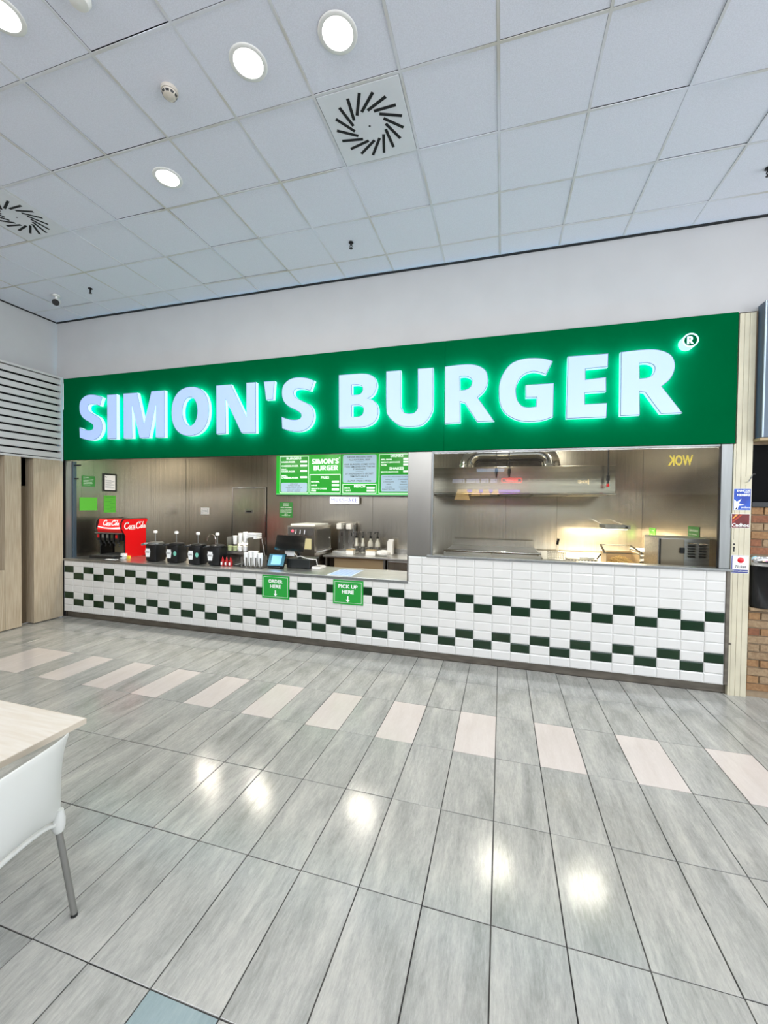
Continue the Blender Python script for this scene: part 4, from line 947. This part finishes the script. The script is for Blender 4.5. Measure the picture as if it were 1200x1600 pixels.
bm = B(); slab(bm, Frame((0, 1.585, 0)), [[(-.0 + 3.12, 1.411), (3.62 - .15, 1.411), (3.44, 1.465), (3.14, 1.465)]], -.55, -.02); o = obj('top_tray', bx(2.98, 3.44, 1.66, 2.24, 1.411, 1.44, .008), m_white, t); bm.free()
obj('front_label', bx(3.28, 3.41, 1.594, 1.599, 1.02, 1.20, .001), mat('cream_label', srgb(204, 196, 150), .5), t)
obj('side_plate', bx(3.4705, 3.476, 1.68, 2.22, 1.0, 1.36, .002), m_steelp, t)
obj('side_rail', bx(3.4705, 3.49, 1.62, 2.26, .96, .985, .002), m_chrome, t)
obj('knob', lathe(B(), [(0, .018), (.012, .015), (.012, 0)], (3.477, 2.18, 1.18), 'X', 10), m_white, t)
t = thing('prep_table', 'stainless steel work table below the menu screens', 'table', (4.07, 2.2, 0))
obj('top', bx(3.50, 4.655, 1.86, 2.58, .868, .90, .004), m_steel2, t)
obj('splashback', bx(3.50, 5.30, 2.565, 2.595, .901, .98, .003), m_steelp, t)
for x in (3.53, 4.59):
    for y in (1.90, 2.5): obj('leg', bx(x, x + .035, y, y + .035, .004, .867, .002), m_steelp, t)
obj('lower_panel', bx(3.66, 4.58, 2.0, 2.03, .30, .867), m_beige, t)
obj('undershelf', bx(3.57, 4.58, 1.95, 2.5, .28, .30), m_steelp, t)
t = thing('drawer_unit', 'stainless steel drawer unit at the right end of the work table', 'cabinet', (4.98, 2.2, 0))
obj('body', bx(4.665, 5.30, 1.86, 2.56, .004, .872, .003), m_steelp, t); obj('top', bx(4.66, 5.30, 1.82, 2.56, .873, .902, .003), m_steel2, t)
for k in range(3):
    o = obj('drawer', bx(4.69, 5.27, 1.835, 1.859, .72 - k * .16, .85 - k * .16, .004), m_steel, t); obj('drawer_handle', bx(4.69, 5.27, 1.82, 1.8345, .835 - k * .16, .85 - k * .16, .003), m_chrome, o)
t = thing('shake_mixer', 'tall steel milkshake mixer stand with two white motor heads', 'mixer', (3.68, 2.35, .90))
obj('base', bx(3.54, 3.86, 2.18, 2.54, .901, .945, .008), m_steel2, t)
obj('backplate', bx(3.50, 3.86, 2.535, 2.555, .945, 1.44, .004), m_steelp, t)
for x in (3.60, 3.79):
    obj('column', bx(x + .06, x + .085, 2.40, 2.43, .946, 1.42, .004), m_chrome, t)
    h_ = obj('motor_head', bx(x - .045, x + .055, 2.32, 2.44, 1.33, 1.435, .016), m_white, t, smooth=True)
    obj('spindle', tube(B(), [(x, 2.36, 1.33), (x, 2.36, 1.08)], .006, 8), m_chrome, h_)
    obj('switch', bx(x + .03, x + .05, 2.385, 2.399, 1.20, 1.27, .002), m_black, t)
def syrup(x, y, label, slim, m):
    q = thing('syrup_bottle', label, 'bottle', (x, y, .901), 'pump bottles on the work table')
    r = .036 if slim else .050
    pr = [(0, .902), (r, .904), (r, 1.08 if not slim else 1.05), (r * .75, 1.12), (.018, 1.15), (.018, 1.175)] if not slim else [(0, .902), (r, .904), (r, 1.06), (.026, 1.09), (.022, 1.175)]
    obj('body', lathe(B(), pr, (x, y, 0), seg=18), m, q, smooth=True)
    obj('sleeve', lathe(B(), [(r + .0015, .93), (r + .0015, 1.03)], (x, y, 0), seg=18), mat('label_grey', srgb(120, 120, 116), .4, var=.7, scale=(30, 30, 30)), q)
    obj('neck_cap', lathe(B(), [(.024, 1.176), (.024, 1.205), (.010, 1.22), (.006, 1.285)], (x, y, 0), seg=14), m_black, q, smooth=True)
    obj('pump_spout', tube(B(), [(x + .02, y, 1.285), (x - .01, y, 1.29), (x - .055, y, 1.28), (x - .062, y, 1.265)], .007, 8), m_black, q)
m_bot = mat('clear_bottle', srgb(186, 186, 176), .15, spec=.8)
syrup(3.935, 2.38, 'slim pump bottle on the work table, leftmost of four', True, m_bot)
syrup(4.06, 2.38, 'slim pump bottle on the work table, second of four from the left', True, m_bot)
syrup(4.205, 2.38, 'wide grey pump bottle on the work table, third of four from the left', False, m_bot)
syrup(4.34, 2.38, 'wide grey pump bottle on the work table, rightmost of four', False, m_bot)
for k, (x, y, ww, hh, mm, lb) in enumerate(((3.92, 2.13, .13, .075, m_paper, 'white topping box beneath the leftmost pump bottle'), (4.30, 2.14, .17, .08, m_paper, 'cream topping box before the wide pump bottles'))):
    t = thing('topping_box', lb, 'box', (x, y, .901)); obj('box', bx(x - ww / 2, x + ww / 2, y - .06, y + .06, .902, .902 + hh, .004), mm, t); obj('lid', bx(x - ww / 2 - .005, x + ww / 2 + .005, y - .065, y + .065, .903 + hh, .916 + hh, .003), m_beige, t)
t = thing('spice_tin', 'dark striped tin standing left of the pump bottles', 'tin', (3.80, 2.24, .901)); obj('body', lathe(B(), [(0, .902), (.04, .903), (.04, .99), (0, .992)], (3.905, 2.27, 0), seg=18), m_white, t, smooth=True); obj('band', lathe(B(), [(.0412, .935), (.0412, .965)], (3.905, 2.27, 0), seg=18), m_black, t)
t = thing('paper_bag', 'crumpled white paper bag on the work table', 'bag', (4.54, 2.14, .901))
bm = B(); bmesh.ops.create_icosphere(bm, subdivisions=3, radius=1)
rnd = random.Random(3)
for v in bm.verts:
    k = 1 + rnd.uniform(-.09, .09); v.co = Vector((4.53 + v.co.x * .125 * k, 2.12 + v.co.y * .09 * k, .955 + max(-.052, v.co.z * .052 * k)))
obj('bag', bm, m_paper, t)
t = thing('fries_sleeves', 'upright stack of white fries sleeves beside the paper bag', 'fries box', (4.58, 2.42, .901))
for k in range(4): obj('sleeve', bx(4.52, 4.62, 2.38 + k * .03, 2.40 + k * .03, .902, 1.13 + k * .012, .002), m_paper, t)

# ---------------------------------------------------------------- cooking line behind the window
t = thing('extractor_hood', 'long stainless steel extractor hood over the cooking line', 'extractor hood', (6.65, 2.1, 1.98))
obj('canopy', bx(5.32, 7.98, 1.60, 2.58, 1.985, 2.372, .004), steel('hood_steel', srgb(186, 180, 164), .22, streak=(.8, 20, 20), var=.2), t)
obj('lower_lip', bx(5.31, 7.99, 1.585, 2.58, 1.968, 1.984, .003), m_chrome, t)
for k in range(5): obj('filter', bx(5.45 + k * .5, 5.90 + k * .5, 1.75, 2.45, 1.960, 1.967, .002), m_steelp, t)
def duct(x, s):
    q = thing('exhaust_duct', 'round steel duct with an elbow rising from the %s of the extractor hood' % ('left' if s > 0 else 'right'), 'duct', (x, 2.05, 2.373))
    pts = [(x, 2.05, 2.374), (x, 2.05, 2.43)] + [(x + s * (.2 - .2 * math.cos(a)), 2.05, 2.43 + .2 * math.sin(a)) for a in [math.pi / 2 * k / 8 for k in range(1, 9)]] + [(6.57 - s * .002, 2.05, 2.63)]
    obj('pipe', tube(B(), pts, .135, 28), m_chrome, q, smooth=True)
    for z in (2.38, 2.42): obj('collar', lathe(B(), [(.1352, z), (.145, z + .004), (.145, z + .014), (.1352, z + .018)], (x, 2.05, 0), seg=28), m_chrome, q, smooth=True)
duct(5.95, 1); duct(7.19, -1)
t = thing('griddle', 'wide stainless steel griddle with a tubular front rail', 'griddle', (6.35, 1.95, 0))
obj('body', bx(5.66, 7.03, 1.47, 2.45, .004, 1.10, .004), m_steel2, t)
obj('plate', bx(5.68, 7.01, 1.52, 2.42, 1.101, 1.118, .003), mat('griddle_plate', srgb(70, 64, 56), .3, metal=.9), t)
obj('front_rail', tube(B(), [(5.66, 1.44, 1.125), (7.03, 1.44, 1.125)], .016, 12), m_chrome, t, smooth=True)
for x in (5.7, 6.35, 6.99): obj('rail_bracket', bx(x - .01, x + .01, 1.445, 1.469, 1.09, 1.118, .002), m_chrome, t)
obj('splashback', bx(5.68, 7.01, 2.43, 2.455, 1.1, 1.22, .002), m_steel, t)
t = thing('assembly_table', 'stainless steel assembly table right of the griddle', 'table', (7.78, 1.5, 0))
obj('top', bx(7.045, 8.56, .80, 2.50, 1.035, 1.07, .004), m_steel2, t)
for x in (7.07, 8.50):
    for y in (.83, 2.44): obj('leg', bx(x, x + .035, y, y + .035, .004, 1.034, .002), m_steelp, t)
obj('undershelf', bx(7.11, 8.49, .87, 2.4, .35, .37), m_steelp, t)
t = thing('fry_basket', 'wire fry basket with a black upright handle', 'basket', (7.18, 1.1, 1.071))
bm = B()
for k in range(8):
    x = 7.085 + k * .028; tube(bm, [(x, 1.02, 1.195), (x, 1.03, 1.075), (x, 1.17, 1.075), (x, 1.18, 1.195)], .002, 5)
for z in (1.08, 1.11, 1.14, 1.17): tube(bm, [(7.085, 1.025, z), (7.281, 1.025, z), (7.281, 1.175, z), (7.085, 1.175, z), (7.085, 1.025, z)], .002, 5)
tube(bm, [(7.08, 1.02, 1.197), (7.286, 1.02, 1.197), (7.286, 1.18, 1.197), (7.08, 1.18, 1.197), (7.08, 1.02, 1.197)], .004, 6)
obj('wire_mesh', bm, m_chrome, t)
bm = B(); tube(bm, [(7.165, 1.02, 1.197), (7.172, .99, 1.32)], .003, 6); tube(bm, [(7.195, 1.02, 1.197), (7.188, .99, 1.32)], .003, 6); obj('handle_wire', bm, m_chrome, t)
obj('handle_grip', tube(B(), [(7.178, .99, 1.31), (7.19, .975, 1.385)], .016, 10), m_black, t)
t = thing('gastro_strip', 'long steel rail of small pans with dark slots', 'pan rail', (7.47, 1.1, 1.071))
obj('rail', bx(7.30, 7.66, 1.02, 1.16, 1.072, 1.13, .004), mat('lit_steel', srgb(214, 204, 184), .3, metal=.8), t)
for k in range(9): obj('slot', bx(7.315 + k * .038, 7.338 + k * .038, 1.017, 1.0195, 1.10, 1.118), m_black, t)
for k in range(4): obj('wrapped_pack', bx(7.46 + k * .045, 7.50 + k * .045, 1.05 + .01 * (k % 2), 1.12, 1.131, 1.15, .006), m_paper, t)
t = thing('serving_tool', 'dark spatula leaning between the pan rail and warming bin', 'utensil', (7.69, 1.1, 1.071)); obj('handle', tube(B(), [(7.66, 1.2, 1.08), (7.72, 1.15, 1.19)], .01, 8), m_black, t); obj('blade', bx(7.665, 7.70, 1.05, 1.12, 1.072, 1.078, .001), m_alu, t)
t = thing('warming_bin', 'warm lit steel bin with a tilted lid heaped with fries', 'warming bin', (7.93, 1.15, 1.071))
m_warm = mat('warm_panel', srgb(214, 190, 150), .4, metal=.3)
for a in ((7.75, 8.12, 1.30, 1.31), (7.75, 7.76, 1.0, 1.299), (8.11, 8.12, 1.0, 1.299)): obj('bin_wall', bx(a[0], a[1], a[2], a[3], 1.072, 1.23, .001), m_warm, t)
obj('front_lip', bx(7.761, 8.109, 1.0, 1.01, 1.072, 1.10, .001), m_warm, t)
q = Frame((7.70, .93, 1.225), (1, 0, 0), Vector((.0, .93, .20)).normalized()); bm = B(); slab(bm, q, [[(0, 0), (.45, 0), (.40, .36), (.03, .36)], [(.03, .02), (.42, .02), (.38, .34), (.05, .34)]], 0, .008); obj('lid_frame', bm, m_chrome, t)
bm = B(); rnd = random.Random(5)
for k in range(150):
    a, r_ = rnd.uniform(0, 6.28), rnd.random() ** .6; x, y = 7.935 + .15 * r_ * math.cos(a), 1.15 + .12 * r_ * math.sin(a); z = 1.075 + .085 * (1 - r_ ** 1.6)
    th, ph = rnd.uniform(0, 6.28), rnd.uniform(-.4, .4); dv = Vector((math.cos(th) * math.cos(ph), math.sin(th) * math.cos(ph), math.sin(ph))) * .03
    tube(bm, [Vector((x, y, z + .012)) - dv, Vector((x, y, z + .012)) + dv], .004, 4)
tag(obj('french_fries', bm, mat('fries', srgb(226, 196, 132), .5), kind='stuff'), 'heap of pale french fries in the warming bin', 'fries')
t = thing('shelf_rack', 'dark wire rack holding trays of buns', 'rack', (8.20, 1.3, 1.071))
for z in (1.075, 1.16, 1.245): obj('shelf', bx(8.14, 8.40, 1.05, 1.5, z, z + .008, .001), m_black if z < 1.2 else m_alu, t)
for x in (8.142, 8.392):
    for y in (1.05, 1.492): obj('upright', bx(x, x + .006, y, y + .006, 1.084, 1.244), m_black, t)
tag(obj('bun_pile', lathe(B(), [(0, 1.13), (.05, 1.125), (.07, 1.10), (.065, 1.0842), (0, 1.0842)], (8.22, 1.12, 0), seg=18), mat('bun', srgb(222, 206, 176), .6), smooth=True), 'pale bun in the dark wire rack', 'bun')
t = thing('heat_lamp', 'steel heat lamp bar with a black knob on the right back wall', 'heat lamp', (8.02, 1.75, 1.5))
obj('housing', bx(7.86, 8.17, 1.58, 1.95, 1.495, 1.548, .006), m_alu, t)
obj('knob', lathe(B(), [(0, -.02), (.016, -.018), (.018, 0)], (8.12, 1.58, 1.52), 'Y', 14), m_black, t)
obj('element', bx(7.89, 8.14, 1.62, 1.9, 1.486, 1.494, .001), mat('heat_glow', (1, .82, .55), .4, emit=6), t)
bm = B()
for x in (7.88, 8.15): tube(bm, [(x, 1.9, 1.55), (x, 2.59, 1.60)], .006, 6)
obj('bracket', bm, m_chrome, t)
area('heat_lamp_light', (8.015, 1.85, 1.47), .9, .3, 85, (1, .80, .54), parent=t)
t = thing('louvred_oven', 'stainless steel oven with louvred front and black handle', 'oven', (8.34, .55, 0))
obj('stand', bx(8.12, 8.56, .36, .78, .004, 1.07, .003), m_steelp, t)
obj('body', bx(8.10, 8.565, .34, .79, 1.073, 1.475, .006), m_steel2, t)
obj('oven_door', bx(8.115, 8.335, .325, .339, 1.09, 1.465, .006), mat('door_warm_steel', srgb(184, 170, 150), .3, metal=.8), t)
obj('door_edge', bx(8.105, 8.118, .318, .3245, 1.08, 1.47, .002), m_black, t)
obj('latch', bx(8.29, 8.33, .30, .3245, 1.32, 1.38, .005), m_black, t)
bm = B(); tube(bm, [(8.27, .323, 1.17), (8.27, .29, 1.17)], .010, 8); tube(bm, [(8.245, .288, 1.165), (8.305, .288, 1.175)], .013, 8); obj('door_handle', bm, m_black, t)
for c in range(2):
    for k in range(6):
        x = 8.365 + c * .10; z = 1.435 - k * .028
        bm = B(); slab(bm, Frame((x, 0, 0), (0, 1, 0)), [[(.339, z), (.318, z - .014), (.318, z - .018), (.339, z - .018)]], 0, .075); obj('louvre', bm, m_chrome, t)
# hanging rods in the kitchen
def rod(x, y, z0, label, red=False):
    q = thing('hanging_nozzle', label, 'nozzle', (x, y, 2.9)); obj('rod', tube(B(), [(x, y, 2.9), (x, y, z0 + .12)], .005 if not red else .011, 6), m_black, q)
    obj('head', lathe(B(), [(.006, z0 + .13), (.022, z0 + .12), (.022, z0 + .05), (.010, z0 + .045), (.010, z0)], (x, y, 0), seg=12), m_black, q, smooth=True)
    if red: obj('red_tip', lathe(B(), [(.016, z0 - .03), (.02, z0 - .01), (.016, z0 + .01)], (x, y, 0), seg=10), m_red, q)
rod(6.40, 1.50, 2.21, 'black hanging nozzle before the hood, left of two'); rod(6.58, 1.50, 2.21, 'black hanging nozzle before the hood, right of two')
rod(7.85, 1.45, 2.10, 'thick black hanging rod with a red tip near the hood end', True)

# ---------------------------------------------------------------- dining table and chair
TA = math.radians(0)
t = thing('dining_table', 'pale laminate dining table cut off by the left edge', 'table', (4.12, -3.65, 0))
m_lam = mat('pale_laminate', srgb(208, 202, 193), .4, var=.1, scale=(5.0, 60, 5.0), col2=srgb(200, 191, 178))
obj('tabletop', bx(3.62, 4.578, -4.10, -3.186, .722, .75, .004), m_lam, t)
eb = B(); box(eb, 4.5785, 4.581, -4.10, -3.186, .7225, .7485); box(eb, 3.62, 4.581, -3.1855, -3.183, .7225, .7485); obj('edge_band', eb, mat('edge_band', srgb(192, 182, 166), .45), t)
obj('pedestal', lathe(B(), [(.25, .0), (.25, .012), (.03, .03), (.03, .721)], (4.08, -3.64, 0), seg=32), m_alu, t, smooth=True)
t = thing('dining_chair', 'white plastic chair with grey metal legs tucked in at the table', 'chair', (4.55, -3.62, 0))
m_chair = mat('chair_plastic', srgb(200, 202, 198), .38)
# local frame of the chair: back runs along vector e, seat goes towards s
e = Vector((.18, -.984, 0)); s = Vector((-.984, -.18, 0)); O = Vector((4.735, -3.345, 0))
def cp(a, b, z): v = O + e * a + s * b; return (v.x, v.y, z)
NV, NU = 12, 16
def backshell():
    bm = B(); rows = []
    for i in range(NV + 1):
        t_ = i / NV                                  # 0 top .. 1 seat height
        z = .80 - .385 * t_
        waist = .040 * math.sin(math.pi * min(1, t_ ** .7)) + .026 * t_ ** 3
        flare = max(0, (t_ - .75) / .25) ** 2 * .012
        a0, a1 = waist - flare, .49 - waist + flare
        row = []
        for j in range(NU + 1):
            u = j / NU; uu = 2 * u - 1
            a = a0 + (a1 - a0) * u
            b = .045 * abs(uu) ** 3.0 + .03 * t_ * (1 - t_) * 4 * -.6 * (1 - uu * uu) + .03 * t_ ** 2
            zz = z + (.014 * (1 - uu * uu) if i == 0 else 0) + (t_ ** 3) * .085 * (1 - abs(uu) ** 2.4)
            row.append(cp(a, b - .012, zz))
        rows.append(row)
    fr_ = [[bm.verts.new(p) for p in r] for r in rows]
    for i in range(NV):
        for j in range(NU): bm.faces.new((fr_[i][j], fr_[i][j + 1], fr_[i + 1][j + 1], fr_[i + 1][j]))
    return bm
sh = obj('backrest', backshell(), m_chair, t, smooth=True)
md = sh.modifiers.new('s', 'SOLIDIFY'); md.thickness = .012; md.offset = 0
md = sh.modifiers.new('b', 'SUBSURF'); md.levels = md.render_levels = 1
bm = B(); G_ = []
for i in range(9):
    t_ = i / 8; row = []
    for j in range(13):
        uu = 2 * j / 12 - 1; wd = .195 + .03 * min(1, t_ * 3)
        row.append(bm.verts.new(cp(.245 + uu * wd, .02 + t_ * .42, .445 - .018 * (1 - uu * uu) * math.sin(math.pi * min(1, t_ + .1)) - .03 * abs(uu) ** 6 - .03 * max(0, t_ - .8) * 5 + (.035 * (1 - t_ * 4) * (1 - abs(uu) ** 2.4) if t_ < .25 else 0))))
    G_.append(row)
for i in range(8):
    for j in range(12): bm.faces.new((G_[i][j], G_[i][j + 1], G_[i + 1][j + 1], G_[i + 1][j]))
o = obj('seat', bm, m_chair, t, smooth=True); md = o.modifiers.new('s', 'SOLIDIFY'); md.thickness = .012; md.offset = 0
m_leg = mat('leg_metal', srgb(140, 140, 136), .35, metal=.6)
for a, b, fa, fb in ((.062, .028, .016, .0), (.43, .028, .478, .0), (.05, .40, .03, .44), (.44, .40, .46, .44)):
    o = obj('leg', tube(B(), [cp(a, b, .43), cp(a, b, .415), cp(fa, fb, .012)], .0125, 14), m_leg, t, smooth=True)
    obj('foot_cap', tube(B(), [cp(fa, fb, .0125), cp(fa, fb, .0005)], .0135, 14), m_black, o)
for a in (.062, .43): obj('leg_socket', tube(B(), [cp(a, .02, .50), cp(a, .024, .46), cp(a, .028, .425), cp(a - .002, .028, .405)], [.012, .022, .024, .018], 14), m_chair, t, smooth=True)
for a in (.045, .445): obj('seat_rail', tube(B(), [cp(a, .03, .418), cp(a, .40, .415)], .0115, 10), m_leg, t)

# ---------------------------------------------------------------- hall opposite the shop (seen only as reflections in the window)
FO = Frame((0, YB + .02, 0), (-1, 0, 0))
t = thing('yellow_wok_sign', 'yellow lit WOK sign on the shop opposite, mirrored in the window', 'sign', (11.45, YB + .05, 3.2))
bm = B(); text(bm, FO, 'WOK', -11.85, 3.05, -11.22, 3.36, .08, .03, align='F'); obj('lettering', bm, mat('yellow_neon', srgb(250, 226, 20), .4, emit=7), t)
t = thing('purple_light_strip', 'purple light strip on the shop opposite, mirrored in the window', 'light strip', (6.2, YB + .1, 2.25))
obj('tube', bx(5.25, 7.05, YB + .06, YB + .10, 2.24, 2.33, .004), mat('purple_light', srgb(120, 80, 230), .4, emit=6), t)
t = thing('red_neon_sign', 'red lit sign on the shop opposite, mirrored in the window', 'sign', (6.8, YB + .1, 2.65))
bm = B(); slab(bm, FO, [rect(-7.12, 2.56, -6.45, 2.72, .07), rect(-7.09, 2.585, -6.48, 2.695, .05)], .03, .06); slab(bm, FO, [rect(-6.98, 2.60, -6.60, 2.68, .02)], .03, .06); obj('tube', bm, mat('red_neon', srgb(255, 50, 50), .4, emit=8), t)
t = thing('pale_fascia_sign', 'pale blue lit fascia on the shop opposite, mirrored in the window', 'sign', (5.6, YB + .1, 2.65))
for k, (a, b) in enumerate(((4.85, 5.25), (5.32, 5.75), (5.80, 6.05), (6.1, 6.32))): obj('panel', bx(a, b, YB + .04, YB + .08, 2.56, 2.70, .004), mat('pale_lit', srgb(190, 200, 230), .4, emit=3), t)
t = thing('blue_light_panel', 'light blue panel above the shop opposite, mirrored in the window', 'light panel', (6.1, YB + .1, 3.0)); obj('panel', bx(5.65, 6.55, YB + .04, YB + .08, 2.93, 3.03, .004), mat('sky_lit', srgb(170, 205, 240), .4, emit=4), t)
m_shade = mat('lampshade', srgb(250, 206, 130), .6, emit=4)
for k, (x, y, r) in enumerate(((5.22, -8.94, .25), (5.65, -8.94, .155), (5.98, -8.94, .14), (6.28, -8.94, .12))):
    t = thing('pendant_lamp', 'warm pleated pendant lamp of the seating opposite, mirrored in the window', 'pendant lamp', (x, y, 2.3), 'warm pendant lamps mirrored in the window')
    zt = 2.32; obj('shade', lathe(B(), [(r, zt - r * 1.35), (r * .62, zt)], (x, y, 0), seg=24), m_shade, t, smooth=True)
    obj('flex', tube(B(), [(x, y, zt), (x, y, H + .03)], .006, 6), m_black, t)
t = thing('warm_logo_sign', 'small warm lit letters on the shop opposite, mirrored in the window', 'sign', (8.9, YB + .05, 2.55))
bm = B(); text(bm, FO, 'joc', -9.12, 2.50, -8.78, 2.66, .04, .02, align='F'); obj('lettering', bm, mat('warm_neon', srgb(255, 220, 150), .4, emit=9), t)
obj('added_dark_front', bx(1.0, 12.9, YB, YB + .03, 0, 2.2), mat('added_front_dark', srgb(70, 66, 60), .6, var=.6, scale=(3, 3, 2), col2=srgb(34, 34, 34)), wb)  # unseen dark panel, added for contrast in the window reflections
